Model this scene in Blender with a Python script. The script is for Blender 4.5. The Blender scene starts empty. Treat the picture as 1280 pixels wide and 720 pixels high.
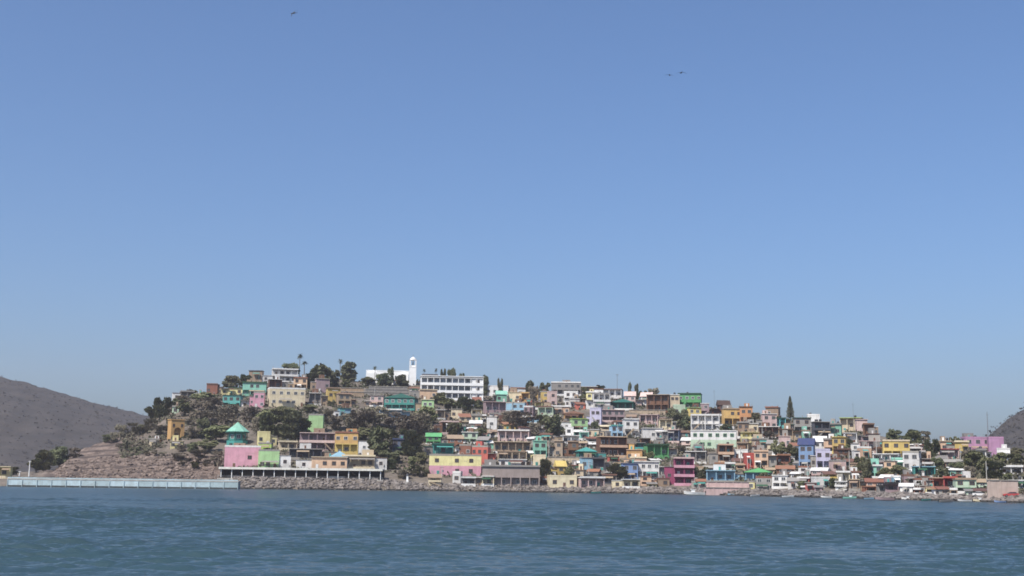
import bpy, math, random
import numpy as np
from mathutils import Matrix, Vector

random.seed(11)
rng = np.random.default_rng(5)
R = math.radians
C = bpy.context.scene.collection
scene = bpy.context.scene

# ------------------------------------------------------------------ camera
F = 1545.0                      # focal length in photo pixels (photo 1280 x 720)
H = 5.0                         # eye height above the water
PITCH, ROLL = R(8.757), R(0.75)
cam_d = bpy.data.cameras.new('camera')
cam_d.sensor_width = 36.0
cam_d.lens = 36.0 * F / 1280.0
cam_d.clip_start, cam_d.clip_end = 0.5, 20000
cam = bpy.data.objects.new('camera', cam_d)
C.objects.link(cam)
MR = Matrix.Rotation(R(90) + PITCH, 3, 'X') @ Matrix.Rotation(ROLL, 3, 'Z')
cam.matrix_world = Matrix.Translation((0, 0, H)) @ MR.to_4x4()
scene.camera = cam
MRn = np.array(MR)

def ray(px, py):
    return MRn @ np.array([(px - 640) / F, -(py - 360) / F, -1.0])

def project(x, y, z):
    p = np.stack([np.asarray(x, float), np.asarray(y, float), np.asarray(z, float) - H + 0 * np.asarray(x, float)], -1) @ MRn
    return 640 + F * p[..., 0] / -p[..., 2], 360 - F * p[..., 1] / -p[..., 2]

def hor(px):
    return 598 + (px - 640) * math.tan(ROLL)

def on_water(px, py):
    d = ray(px, py); k = -H / d[2]
    return d[0] * k, d[1] * k

def at_depth(px, py, Y):
    d = ray(px, py); k = Y / d[1]
    return d[0] * k, Y, H + d[2] * k

# ------------------------------------------------------------------ noise
def vnoise(x, y, seed=0):
    x = np.asarray(x, float); y = np.asarray(y, float)
    xi = np.floor(x).astype(np.int64); yi = np.floor(y).astype(np.int64)
    fx = x - xi; fy = y - yi
    fx = fx * fx * (3 - 2 * fx); fy = fy * fy * (3 - 2 * fy)
    def h(a, b):
        n = (a * 374761393 + b * 668265263 + seed * 1442695041) & 0xffffffff
        n = ((n ^ (n >> 13)) * 1274126177) & 0xffffffff
        return ((n ^ (n >> 16)) & 0xffff) / 32767.5 - 1
    return (h(xi, yi) * (1 - fx) + h(xi + 1, yi) * fx) * (1 - fy) + (h(xi, yi + 1) * (1 - fx) + h(xi + 1, yi + 1) * fx) * fy

def fbm(x, y, o=4, seed=0):
    s, a = 0, 1.0
    for k in range(o):
        s = s + a * vnoise(x * 2 ** k, y * 2 ** k, seed + k); a *= .5
    return s / 1.9

# ------------------------------------------------------------------ terrain of the hill
SH = np.array([(-300, 605), (0, 607.5), (290, 610.5), (305, 611), (480, 613), (640, 615), (860, 618), (1060, 623), (1280, 629), (1580, 640)], float)
SKY = np.array([(-300, 593), (30, 592), (70, 588), (78, 578), (92, 566), (110, 560), (125, 553), (140, 548), (160, 541), (180, 534), (200, 516),
                (215, 503), (235, 498), (260, 494), (300, 485), (330, 477), (350, 472), (400, 474), (430, 475), (460, 478), (520, 478), (600, 494),
                (650, 496), (700, 492), (760, 494), (800, 502), (850, 507), (900, 513), (960, 523), (1000, 529), (1030, 535), (1060, 541),
                (1100, 546), (1140, 553), (1180, 558), (1220, 564), (1250, 572), (1300, 578), (1400, 585), (1580, 600)], float)
DEP = np.array([(-300, 60), (60, 60), (100, 90), (200, 150), (350, 220), (520, 230), (700, 220), (900, 190), (1060, 150), (1200, 110), (1300, 90), (1580, 90)], float)
BANK = np.array([(-300, 2.0), (60, 2.2), (270, 3.6), (300, 4.0), (470, 3.8), (530, 2.6), (700, 2.3), (1000, 1.9), (1280, 1.7), (1580, 1.5)], float)

PX = np.arange(-300, 1581, 2.0)
S_T = np.array([on_water(p, np.interp(p, SH[:, 0], SH[:, 1]))[1] for p in PX])
D_T = np.interp(PX, DEP[:, 0], DEP[:, 1])
Z_T = np.array([at_depth(p, np.interp(p, SKY[:, 0], SKY[:, 1]), s + d)[2] for p, s, d in zip(PX, S_T, D_T)])
k = np.ones(5) / 5
Z_T[4:-4] = np.convolve(Z_T, k, 'same')[4:-4]

def ground(X, Y):
    X = np.asarray(X, float); Y = np.asarray(Y, float)
    p = project(X, Y, H + 0 * X)[0]
    S = np.interp(p, PX, S_T); D = np.interp(p, PX, D_T); zc = np.interp(p, PX, Z_T); b = np.interp(p, BANK[:, 0], BANK[:, 1])
    d = Y - S
    e = np.clip(d / 7.0, 0, 1)
    z = b * e ** .8 - np.clip(-d, 0, 20) * .35
    t = np.clip((d - 14) / (D - 14), 0, 1)
    z = z + (zc - b) * np.clip(t, 1e-6, 1) ** .92 * (t > 0)
    back = np.clip((d - D - 6) / (1.1 * D), 0, 1)
    back = back * back * (3 - 2 * back)
    z = np.where(d > D, z * (1 - back) + 1.2 * back, z)
    land = np.clip((d - 8) / 10, 0, 1)
    rock = np.clip((290 - p) / 40, 0, 1) * np.clip((z - 1.5) / 2, 0, 1) * np.clip((d - 4) / 4, 0, 1)
    z = z + land * (0.9 * fbm(X / 22, Y / 22, 3, 1) + .22 * fbm(X / 4, Y / 4, 2, 7)) * np.clip(zc / 20, .15, 1)
    ridg = (1 - np.abs(fbm(X / 9 + .25 * Y / 9, Y / 16, 4, 3))) - .6
    z = z + rock * (1.5 * ridg + .9 * fbm(X / 3, Y / 5, 3, 9))
    return z

def hit(px, py):
    """the point of the hill that shows at a place of the photograph"""
    d = ray(px, py)
    S = np.interp(px, PX, S_T); D = np.interp(px, PX, D_T)
    Ys = np.linspace(S + 2, S + D * 1.02, 700)
    X = d[0] / d[1] * Ys; Z = H + d[2] / d[1] * Ys
    g = ground(X, Ys)
    w = np.nonzero(g >= Z)[0]
    i = w[0] if len(w) else len(Ys) - 12
    return float(X[i]), float(Ys[i]), float(g[i])

# ------------------------------------------------------------------ materials
def lin(h):
    c = [int(h[i:i + 2], 16) / 255 for i in (0, 2, 4)]
    return [x / 12.92 if x <= .04045 else ((x + .055) / 1.055) ** 2.4 for x in c]

MATS = {}
def new_mat(name):
    m = bpy.data.materials.new(name); m.use_nodes = True
    nt = m.node_tree
    b = nt.nodes['Principled BSDF']
    return m, nt, b

def mixrgb(nt, fac, a, b, mode='MIX'):
    n = nt.nodes.new('ShaderNodeMix'); n.data_type = 'RGBA'; n.blend_type = mode
    for s, v in ((n.inputs[0], fac), (n.inputs[6], a), (n.inputs[7], b)):
        if hasattr(v, 'is_linked'): nt.links.new(v, s)
        elif isinstance(v, (int, float)): s.default_value = v
        else: s.default_value = (*v[:3], 1)
    return n.outputs[2]

def noise(nt, scale, detail=4, rough=.6, co='Object', vec_scale=None):
    tc = nt.nodes.new('ShaderNodeTexCoord')
    v = tc.outputs[co]
    if vec_scale:
        mp = nt.nodes.new('ShaderNodeMapping'); mp.inputs['Scale'].default_value = vec_scale
        nt.links.new(v, mp.inputs[0]); v = mp.outputs[0]
    n = nt.nodes.new('ShaderNodeTexNoise'); n.inputs['Scale'].default_value = scale
    n.inputs['Detail'].default_value = detail; n.inputs['Roughness'].default_value = rough
    nt.links.new(v, n.inputs['Vector'])
    return n.outputs[0]

def ramp(nt, src, p0, p1):
    n = nt.nodes.new('ShaderNodeMapRange'); n.inputs[1].default_value = p0; n.inputs[2].default_value = p1
    nt.links.new(src, n.inputs[0])
    return n.outputs[0]

GAIN = .74
COL = dict(white='f6f3ee', cream='ecd9b4', paleyel='f2e4a0', yellow='e3c466', amber='dfae64', orange='da9660', peach='e8bf9c', pink='dfa0b4',
           palepink='e2c2ba', mauve='a98f93', magenta='9c3c6a', red='be4440', coral='d96c5a', terra='a26a4e', brown='80583f', dkbrown='4e362c',
           tan='b0967a', beige='c9b395', grey='9c9690', dkgrey='57575e', lilac='c9c5de', blue='86a6d2', ltblue='9ccae2', teal='40a399',
           dkteal='14685c', mint='92d6bc', turq='68c8c2', green='5cb068', ltgreen='aed492', lime='b8d060', dkgreen='285c3a', slate='66728c',
           navy='34456e', concrete='aaa49a', rust='7c5646', black='202022', mgrey='a8968f', dusk='b9a398', orchid='c590b6', louvre='9aa2aa', palegreen='c9dfc0')

def paint(name):
    key = 'paint_' + name
    if key in MATS: return MATS[key]
    m, nt, b = new_mat(key)
    c = [x * GAIN for x in lin(COL[name])]
    lum = .3 * c[0] + .6 * c[1] + .1 * c[2]
    c = [x + (lum - x) * .10 for x in c]
    grime = ramp(nt, noise(nt, .45, 5, .65), .42, .78)
    col = mixrgb(nt, grime, c, [x * .66 * f + .02 for x, f in zip(c, (1, .95, .88))])
    tint = nt.nodes.new('ShaderNodeObjectInfo')
    patch = ramp(nt, noise(nt, .30, 6, .7, vec_scale=(1, 1, 1.5)), .60, .66)
    pm = nt.nodes.new('ShaderNodeMath'); pm.operation = 'MULTIPLY'; nt.links.new(patch, pm.inputs[0]); nt.links.new(ramp(nt, tint.outputs['Random'], .35, .9), pm.inputs[1])
    col = mixrgb(nt, pm.outputs[0], col, (.27, .245, .215))
    streak = ramp(nt, noise(nt, 1.0, 3, .6, vec_scale=(1.6, 1.6, .12)), .5, .8)
    s2 = nt.nodes.new('ShaderNodeMath'); s2.operation = 'MULTIPLY'; s2.inputs[1].default_value = .45
    nt.links.new(streak, s2.inputs[0])
    col = mixrgb(nt, s2.outputs[0], col, [x * .55 for x in c])
    oi = nt.nodes.new('ShaderNodeObjectInfo')
    hs = nt.nodes.new('ShaderNodeHueSaturation')
    nt.links.new(ramp2(nt, oi.outputs['Random'], .80, 1.14), hs.inputs['Value'])
    nt.links.new(ramp2(nt, oi.outputs['Random'], .49, .51), hs.inputs['Hue'])
    nt.links.new(col, hs.inputs['Color'])
    nt.links.new(hs.outputs[0], b.inputs['Base Color'])
    b.inputs['Roughness'].default_value = .85
    MATS[key] = m
    return m

def ramp2(nt, src, lo, hi):
    n = nt.nodes.new('ShaderNodeMapRange'); n.inputs[3].default_value = lo; n.inputs[4].default_value = hi
    nt.links.new(src, n.inputs[0])
    return n.outputs[0]

def simple(name, c1, c2, scale, rough=.9, co='Object', lo=.35, hi=.65, detail=5, rnd=0, bump=0, metal=0, vec_scale=None):
    if name in MATS: return MATS[name]
    m, nt, b = new_mat(name)
    n = noise(nt, scale, detail, .65, co, vec_scale)
    col = mixrgb(nt, ramp(nt, n, lo, hi), c1, c2)
    if rnd:
        oi = nt.nodes.new('ShaderNodeObjectInfo'); hs = nt.nodes.new('ShaderNodeHueSaturation')
        nt.links.new(ramp2(nt, oi.outputs['Random'], 1 - rnd, 1 + rnd), hs.inputs['Value'])
        nt.links.new(ramp2(nt, oi.outputs['Random'], .48, .52), hs.inputs['Hue'])
        nt.links.new(col, hs.inputs['Color']); col = hs.outputs[0]
    nt.links.new(col, b.inputs['Base Color'])
    b.inputs['Roughness'].default_value = rough; b.inputs['Metallic'].default_value = metal
    if bump:
        bp = nt.nodes.new('ShaderNodeBump'); bp.inputs['Strength'].default_value = 1; bp.inputs['Distance'].default_value = bump
        nt.links.new(n, bp.inputs['Height']); nt.links.new(bp.outputs[0], b.inputs['Normal'])
    MATS[name] = m
    return m

GLASS = simple('window_glass', (.03, .033, .036), (.07, .075, .08), .8, .22, rnd=.3)
SHUT = simple('door_wood', (.06, .035, .02), (.12, .07, .04), 2, .6, rnd=.3)
LEAF = simple('leaf_green', (.085, .095, .036), (.175, .165, .080), .75, .8, rnd=.3)
LEAFDK = simple('leaf_dark', (.062, .076, .034), (.140, .140, .068), .75, .8, rnd=.25)
LEAFDRY = simple('leaf_dry', (.10, .086, .060), (.20, .168, .122), .75, .9, rnd=.25)
def leafy(m, k=.18):
    nt = m.node_tree; p = nt.nodes['Principled BSDF']; out = nt.nodes['Material Output']
    t = nt.nodes.new('ShaderNodeBsdfTranslucent'); mx = nt.nodes.new('ShaderNodeMixShader'); mx.inputs[0].default_value = k
    nt.links.new(p.inputs['Base Color'].links[0].from_socket, t.inputs[0])
    nt.links.new(p.outputs[0], mx.inputs[1]); nt.links.new(t.outputs[0], mx.inputs[2]); nt.links.new(mx.outputs[0], out.inputs[0])
BARK = simple('bark', (.09, .07, .055), (.17, .14, .11), 3, .95)
BARKDRY = simple('bark_dry', (.15, .125, .10), (.24, .20, .17), 3, .95)
PALMLEAF = simple('palm_leaf', (.02, .03, .012), (.05, .06, .025), 1.2, .7)
for m_ in (LEAF, LEAFDK, LEAFDRY): leafy(m_)
RIPRAP = simple('rubble_stone', (.07, .06, .055), (.25, .215, .19), .55, .95, co='Object', lo=.36, hi=.64)
def wet_below(m, z0, z1):
    nt = m.node_tree; b = nt.nodes['Principled BSDF']
    src = b.inputs['Base Color'].links[0].from_socket
    g = nt.nodes.new('ShaderNodeNewGeometry'); s = nt.nodes.new('ShaderNodeSeparateXYZ'); nt.links.new(g.outputs['Position'], s.inputs[0])
    f = ramp(nt, s.outputs['Z'], z1, z0)
    nt.links.new(mixrgb(nt, f, src, (.022, .020, .018)), b.inputs['Base Color'])
wet_below(RIPRAP, .35, .8)
CONC = simple('weathered_concrete', (.30, .28, .25), (.46, .44, .40), .6, .9)
METAL = simple('grey_metal', (.16, .17, .18), (.24, .25, .26), 2, .5, metal=.3)
TANKM = simple('tank_plastic', (.02, .02, .022), (.045, .045, .05), 2, .5)
WHITEP = simple('white_paint', (.70, .69, .66), (.80, .79, .77), .4, .6)
RUBBER = simple('tyre_rubber', (.015, .015, .015), (.03, .03, .03), 4, .8)

# ------------------------------------------------------------------ mesh helper
class MB:
    def __init__(s): s.v = []; s.f = []; s.m = []
    def box(s, x0, x1, y0, y1, z0, z1, mat=0):
        i = len(s.v)
        s.v += [(x0, y0, z0), (x1, y0, z0), (x1, y1, z0), (x0, y1, z0), (x0, y0, z1), (x1, y0, z1), (x1, y1, z1), (x0, y1, z1)]
        s.f += [(i, i + 3, i + 2, i + 1), (i + 4, i + 5, i + 6, i + 7), (i, i + 1, i + 5, i + 4), (i + 1, i + 2, i + 6, i + 5), (i + 2, i + 3, i + 7, i + 6), (i + 3, i, i + 4, i + 7)]
        s.m += [mat] * 6
    def tube(s, pts, rad, n=8, mat=0, cap=True):
        pts = [Vector(p) for p in pts]; base = len(s.v)
        for k, p in enumerate(pts):
            t = (pts[min(k + 1, len(pts) - 1)] - pts[max(k - 1, 0)]).normalized()
            a = t.orthogonal().normalized(); b = t.cross(a)
            for j in range(n):
                q = 2 * math.pi * j / n
                s.v.append(tuple(p + rad[k] * (math.cos(q) * a + math.sin(q) * b)))
        for k in range(len(pts) - 1):
            for j in range(n):
                a = base + k * n + j; b = base + k * n + (j + 1) % n
                s.f.append((a, b, b + n, a + n)); s.m.append(mat)
        if cap:
            s.f.append(tuple(base + j for j in range(n))[::-1]); s.m.append(mat)
            e = base + (len(pts) - 1) * n
            s.f.append(tuple(e + j for j in range(n))); s.m.append(mat)
    def prism(s, poly, z0, z1, mat=0):
        i = len(s.v); n = len(poly)
        s.v += [(x, y, z0) for x, y in poly] + [(x, y, z1) for x, y in poly]
        s.f += [tuple(range(i, i + n))[::-1], tuple(range(i + n, i + 2 * n))]
        s.f += [(i + j, i + (j + 1) % n, i + n + (j + 1) % n, i + n + j) for j in range(n)]
        s.m += [mat] * (n + 2)
    def pyramid(s, poly, z0, z1, mat=0, top=None):
        i = len(s.v); n = len(poly)
        cx = sum(p[0] for p in poly) / n; cy = sum(p[1] for p in poly) / n
        s.v += [(x, y, z0) for x, y in poly] + [(*(top or (cx, cy)), z1)]
        s.f.append(tuple(range(i, i + n))[::-1]); s.m.append(mat)
        for j in range(n): s.f.append((i + j, i + (j + 1) % n, i + n)); s.m.append(mat)
    def quad(s, c, u, v, mat=0):
        i = len(s.v)
        s.v += [tuple(c - u - v), tuple(c + u - v), tuple(c + u + v), tuple(c - u + v)]
        s.f.append((i, i + 1, i + 2, i + 3)); s.m.append(mat)
    def mesh(s, name, mats, smooth=False):
        me = bpy.data.meshes.new(name)
        me.from_pydata(s.v, [], s.f)
        for m in (mats if isinstance(mats, (list, tuple)) else [mats]): me.materials.append(m)
        if any(s.m): me.polygons.foreach_set('material_index', s.m)
        if smooth: me.polygons.foreach_set('use_smooth', [True] * len(s.f))
        me.update()
        return me
    def build(s, name, mats, parent=None, smooth=False):
        return link(name, s.mesh(name, mats, smooth), parent)

def link(name, me, parent=None, loc=None, rot=None, scale=None):
    o = bpy.data.objects.new(name, me); C.objects.link(o)
    if parent: o.parent = parent
    if loc is not None: o.location = loc
    if rot is not None: o.rotation_euler = rot
    if scale is not None: o.scale = scale
    return o

def tag(o, label=None, cat=None, group=None, kind=None):
    for k, v in (('label', label), ('category', cat), ('group', group), ('kind', kind)):
        if v: o[k] = v
    return o

def empty(name, loc, rz=0, s=1):
    e = bpy.data.objects.new(name, None); C.objects.link(e)
    e.location = loc; e.rotation_euler = (0, 0, rz); e.scale = (s, s, s); e.empty_display_size = 1
    return e

def copy_tree(o, parent=None):
    c = o.copy(); C.objects.link(c)
    if parent: c.parent = parent
    for ch in o.children: copy_tree(ch, c)
    return c

def face_cam(x, y): return -math.atan2(x, y)

# ------------------------------------------------------------------ shared window / door meshes (unit: metres, origin at the middle of the opening on the wall face)
def window_mesh(name, fr, w=1.0, h=1.0):
    b = MB(); t = .09
    b.box(-w / 2 - t, w / 2 + t, -.07, .02, h / 2, h / 2 + t); b.box(-w / 2 - t, w / 2 + t, -.10, .02, -h / 2 - t, -h / 2)
    b.box(-w / 2 - t, -w / 2, -.07, .02, -h / 2, h / 2); b.box(w / 2, w / 2 + t, -.07, .02, -h / 2, h / 2)
    b.box(-.03, .03, -.05, .02, -h / 2, h / 2)
    b.box(-w / 2, w / 2, -.02, .02, -h / 2, h / 2, 1)
    return b.mesh(name, [fr, GLASS])
WINS = {k: window_mesh('window', paint(k)) for k in ('white', 'brown', 'grey', 'green', 'teal')}
DOORS = {}
for k in ('brown', 'white', 'teal', 'rust'):
    b = MB(); b.box(-.55, .55, -.04, .02, 0, 2.05); b.box(-.5, .5, -.07, -.04, .05, 2.0, 1); DOORS[k] = b.mesh('door', [paint('white' if k != 'white' else 'grey'), paint(k)])
b = MB(); n = 14
b.tube([(0, 0, 0), (0, 0, .95), (0, 0, 1.15), (0, 0, 1.2)], [.55, .55, .3, .22], n); TANK = b.mesh('water_tank', TANKM, True)
b = MB(); b.tube([(0, 0, 0), (0, 0, .9)], [.03, .03], 5); ROD = None

ITEMS = []          # everything that takes a label: dict(o, rect in photo px, desc, cls, short)
def register(o, rect, desc, cls, short=None, label=None, cat='house', group=None):
    ITEMS.append(dict(o=o, r=rect, desc=desc, cls=cls, short=short, label=label, cat=cat, group=group))

GROUP_H = 'painted houses on the hillside town'
CNAME = dict(orchid='purple-pink', mgrey='brownish grey', paleyel='pale yellow', palepink='pale pink', dkbrown='dark brown', dkgrey='dark grey', ltblue='light blue', dkteal='dark teal',
             turq='turquoise', ltgreen='light green', dkgreen='dark green', palegreen='pale green', terra='terracotta', slate='slate blue', mint='mint green', coral='coral red')
def cname(c): return CNAME.get(c, c)

def house(x0, x1, yt, yb, walls, st, roof='flat', rc=None, label=None, short=None, yaw=None, win=None, name='house', nwin=None, depth=None, tank=None, cat='house', rail=None, annex=None):
    px = (x0 + x1) / 2
    X, Y, Z = hit(px, yb)
    gy = project(X, Y, Z)[1]
    cd = Y * math.cos(PITCH)
    m = cd / F * 1.01
    w_app = (x1 - x0) * m
    h = (gy - yt) * m
    ry = yaw if yaw is not None else random.uniform(-.28, .28)
    a = abs(ry)
    W = w_app / (math.cos(a) + .62 * math.sin(a))
    W0 = W; ann = 0
    if (annex if annex is not None else (W > 5.5 and 'a' not in st and random.random() < .58)):
        ann = random.choice((-1, 1)); W = W0 * random.uniform(.62, .76)
    Dp = depth or min(max(.62 * W, 4.5), 10)
    rz = face_cam(X, Y) * .75 + ry
    e = empty(name, (X, Y, Z), rz)
    walls = walls.split(',')
    mats = [paint(w) for w in walls]
    dark = paint('concrete')
    n = len(st)
    roof_h = 0 if roof == 'para' else (.26 if roof == 'flat' else min(h * .34, 2.6))
    fh = (h - roof_h) / n
    b = MB()
    b.box(-W / 2 + .003, W / 2 - .003, .003, Dp - .003, -3.0, -.0)          # footing dug into the slope
    hw = W / 2
    wk = win or random.choice(['white', 'brown', 'brown', 'grey', 'grey'])
    rcol = rc or random.choice(['concrete', 'white', 'grey', walls[0]])
    rail = rail or (rcol if rcol in ('white', 'palepink', 'peach', 'pink', 'cream') else random.choice(['white', walls[0], 'concrete']))
    ground_door = False
    for i, s in enumerate(st):
        mi = min(i, len(mats) - 1)
        z0, z1 = i * fh, (i + 1) * fh
        if s in 'wp':
            b.box(-hw, hw, 0, Dp, z0, z1, mi)
        else:
            rec = min(1.7, Dp * .35)
            b.box(-hw, hw, rec, Dp, z0, z1, mi)
            nb = max(1, round(W / 3.4))
            pw = .3 if s == 'l' else .38
            for q in range(nb + 1):
                xc = -hw + pw / 2 + (W - pw) * q / nb
                b.box(xc - pw / 2, xc + pw / 2, 0, pw, z0, z1 - .3, mi)
            b.box(-hw, hw, 0, rec, z1 - .3, z1, mi)
            for q in (-1, 1):
                if random.random() < .6:
                    b.box(q * (hw - .09) - .09, q * (hw - .09) + .09, pw, rec, z0, z1 - .3, mi)
            if s == 'l':
                r_ = MB()
                r_.box(-hw - .15, hw + .15, -.55, -.004, z0 - .12, z0 + .06)
                r_.box(-hw - .15, hw + .15, -.55, -.43, z0 + .06, z0 + min(.95, fh * .36))
                for q in (-1, 1):
                    r_.box(q * (hw + .09) - .06, q * (hw + .09) + .06, -.43, -.004, z0 + .06, z0 + min(.95, fh * .36))
                r_.build('balcony', paint(rail), e)
        yy = 0 if s in 'wp' else rec
        if s != 'p':
            k = nwin or max(1, round(W / 3.1))
            wh = min(1.25, fh * .46); ww = min(1.35, W / k * .5)
            dcol = random.randrange(k) if (i == 0 and k > 1) else -1
            if s in 'la' and k > 1: dcol = random.randrange(k)
            for q in range(k):
                if k > 2 and not nwin and random.random() < .16: continue
                xc = -hw + W * (q + .5) / k + random.uniform(-.12, .12) * W / k
                if q == dcol and fh > 2.2:
                    link('door', DOORS[random.choice(list(DOORS))], e, (xc, yy, z0 + .02))
                else:
                    link('window', WINS[wk], e, (xc, yy, z0 + fh * .52), None, (ww, 1, wh))
    b.build('wall', mats, e)
    zt = n * fh
    r_ = MB()
    if roof == 'flat':
        o_ = random.uniform(.25, .6)
        r_.box(-hw - o_ * .5, hw + o_ * .5, -o_, Dp + .2, zt, zt + roof_h)
        if random.random() < .5:
            r_.box(-hw - o_ * .5, hw + o_ * .5, -o_, -o_ + .15, zt + roof_h, zt + roof_h + .35)
    elif roof == 'para':
        ph = .55
        r_.box(-hw - .05, hw + .05, -.05, .12, zt - .1, zt + ph); r_.box(-hw - .05, hw + .05, Dp - .12, Dp + .05, zt - .1, zt + ph)
        r_.box(-hw - .05, -hw + .12, .12, Dp - .12, zt - .1, zt + ph); r_.box(hw - .12, hw + .05, .12, Dp - .12, zt - .1, zt + ph)
    elif roof == 'pyr':
        o_ = .5
        r_.box(-hw - o_, hw + o_, -o_, Dp + o_, zt, zt + .14)
        r_.pyramid([(-hw - o_, -o_), (hw + o_, -o_), (hw + o_, Dp + o_), (-hw - o_, Dp + o_)], zt + .142, zt + roof_h)
    elif roof == 'sheet':
        o_ = .5; za, zb_ = zt + roof_h, zt + .05
        r_.v += [(-hw - o_, -o_, zb_), (hw + o_, -o_, zb_), (hw + o_, Dp + o_, za), (-hw - o_, Dp + o_, za), (-hw - o_, -o_, zb_ + .09), (hw + o_, -o_, zb_ + .09), (hw + o_, Dp + o_, za + .09), (-hw - o_, Dp + o_, za + .09)]
        r_.f += [(0, 3, 2, 1), (4, 5, 6, 7), (0, 1, 5, 4), (1, 2, 6, 5), (2, 3, 7, 6), (3, 0, 4, 7)]; r_.m += [0] * 6
    elif roof == 'gable':
        o_ = .45; i = len(r_.v)
        r_.v += [(-hw - o_, -o_, zt), (hw + o_, -o_, zt), (hw + o_, Dp + o_, zt), (-hw - o_, Dp + o_, zt), (-hw - o_, Dp / 2, zt + roof_h), (hw + o_, Dp / 2, zt + roof_h)]
        r_.f += [(i, i + 3, i + 2, i + 1), (i, i + 1, i + 5, i + 4), (i + 2, i + 3, i + 4, i + 5), (i, i + 4, i + 3), (i + 1, i + 2, i + 5)]; r_.m += [0] * 5
    r_.build('roof', paint(rcol), e)
    if (tank if tank is not None else (roof in ('flat', 'para') and random.random() < .28)):
        link('water_tank', TANK, e, (random.uniform(-.5, .5) * hw, Dp * random.uniform(.25, .6), zt + (roof_h if roof == 'flat' else .02)))
    if roof in ('flat', 'para') and random.random() < .42:
        q = MB(); sw = min(W * random.uniform(.3, .55), 4.5); sx = random.uniform(-1, 1) * (hw - sw / 2 - .3); zb = zt + (roof_h if roof == 'flat' else 0) + .002
        q.box(sx - sw / 2, sx + sw / 2, Dp * .45, Dp * .95, zb, zb + random.uniform(1.5, 2.5))
        q.build('stair_hut', paint(random.choice([walls[-1], walls[0], 'concrete', 'tan', 'white', 'grey', 'brown'])), e)
        link('door', DOORS[random.choice(list(DOORS))], e, (sx, Dp * .45, zb), None, (.7, 1, .66))
    if st[0] in 'wl' and random.random() < .38 and fh > 2:
        q = MB(); aw = W * random.uniform(.3, .8); ax = random.uniform(-.5, .5) * (W - aw); za = fh * .86; i = 0
        q.v += [(ax - aw / 2, -.62, za), (ax + aw / 2, -.62, za), (ax + aw / 2, -2.0, za - .5), (ax - aw / 2, -2.0, za - .5), (ax - aw / 2, -.62, za + .07), (ax + aw / 2, -.62, za + .07), (ax + aw / 2, -2.0, za - .43), (ax - aw / 2, -2.0, za - .43)]
        q.f += [(0, 1, 2, 3), (4, 7, 6, 5), (0, 4, 5, 1), (1, 5, 6, 2), (2, 6, 7, 3), (3, 7, 4, 0)]; q.m += [0] * 6
        for sx in (-1, 1): q.box(ax + sx * (aw / 2 - .1) - .05, ax + sx * (aw / 2 - .1) + .05, -1.9, -1.8, -2, za - .47)
        q.build('awning', paint(random.choice(['rust', 'grey', 'teal', 'concrete', 'white', 'tan', 'dkgreen'])), e)
    if n > 1 and random.random() < .3:
        q = MB(); sg = random.choice((-1, 1)); ns = 9; x0_ = sg * (hw - .3)
        for s_ in range(ns):
            xa_ = x0_ - sg * s_ * .42; q.box(min(xa_, xa_ - sg * .42), max(xa_, xa_ - sg * .42), -1.75, -.72, (s_) * fh / ns - .35, (s_ + 1) * fh / ns)
        q.build('staircase', paint(random.choice(['concrete', walls[0], 'tan'])), e)
    if roof in ('flat', 'para') and random.random() < .35:
        for xx in (-hw + .2, hw - .2, 0.1):
            q = MB(); q.box(xx - .1, xx + .1, .25, .45, zt + (roof_h if roof == 'flat' else 0) + .003, zt + roof_h + random.uniform(.5, 1.3))
            q.build('column_stub', paint('concrete'), e)
    if ann:
        for ch in e.children: ch.location.x += -ann * (W0 - W) / 2
        wa = W0 - W; xa = ann * (W0 / 2 - wa / 2); ha = zt * random.uniform(.5, .8) if n > 1 else zt * random.uniform(.72, .9); s0 = random.uniform(.3, 1.6)
        q = MB(); q.box(xa - wa / 2 + .004, xa + wa / 2 - .004, s0, Dp - .4, -3, ha); q.build('annex', paint(random.choice([walls[-1], walls[0], 'concrete', 'tan', 'white', 'grey'])), e)
        q = MB(); q.box(xa - wa / 2 - .1, xa + wa / 2 + .25, s0 - random.choice([.2, .3, 1.3]), Dp - .5, ha + .002, ha + .18); q.build('annex_roof', paint(random.choice(['concrete', 'rust', 'grey', 'white', rcol])), e)
        link('window', WINS[wk], e, (xa, s0, ha * .55), None, (min(1.1, wa * .45), 1, min(1.1, ha * .4)))
    storeys = {1: 'single-storey', 2: 'two-storey', 3: 'three-storey'}[min(3, n)]
    feat = ''
    if 'a' in st: feat = ' with columned porch'
    elif st.count('l') > 1: feat = ' with stacked balconies'
    elif 'l' in st: feat = ' with shaded balcony'
    elif roof == 'pyr': feat = ' with pointed roof'
    size = 'small ' if (x1 - x0) * (yb - yt) < 230 else ('wide ' if (x1 - x0) > 2.2 * (yb - yt) else '')
    desc = f'{size}{cname(walls[-1])} {storeys} {cat}{feat}'
    register(e, (x0, yt, x1, yb), desc, walls[-1] + ' house', short, label, cat, GROUP_H)
    return e

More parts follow.
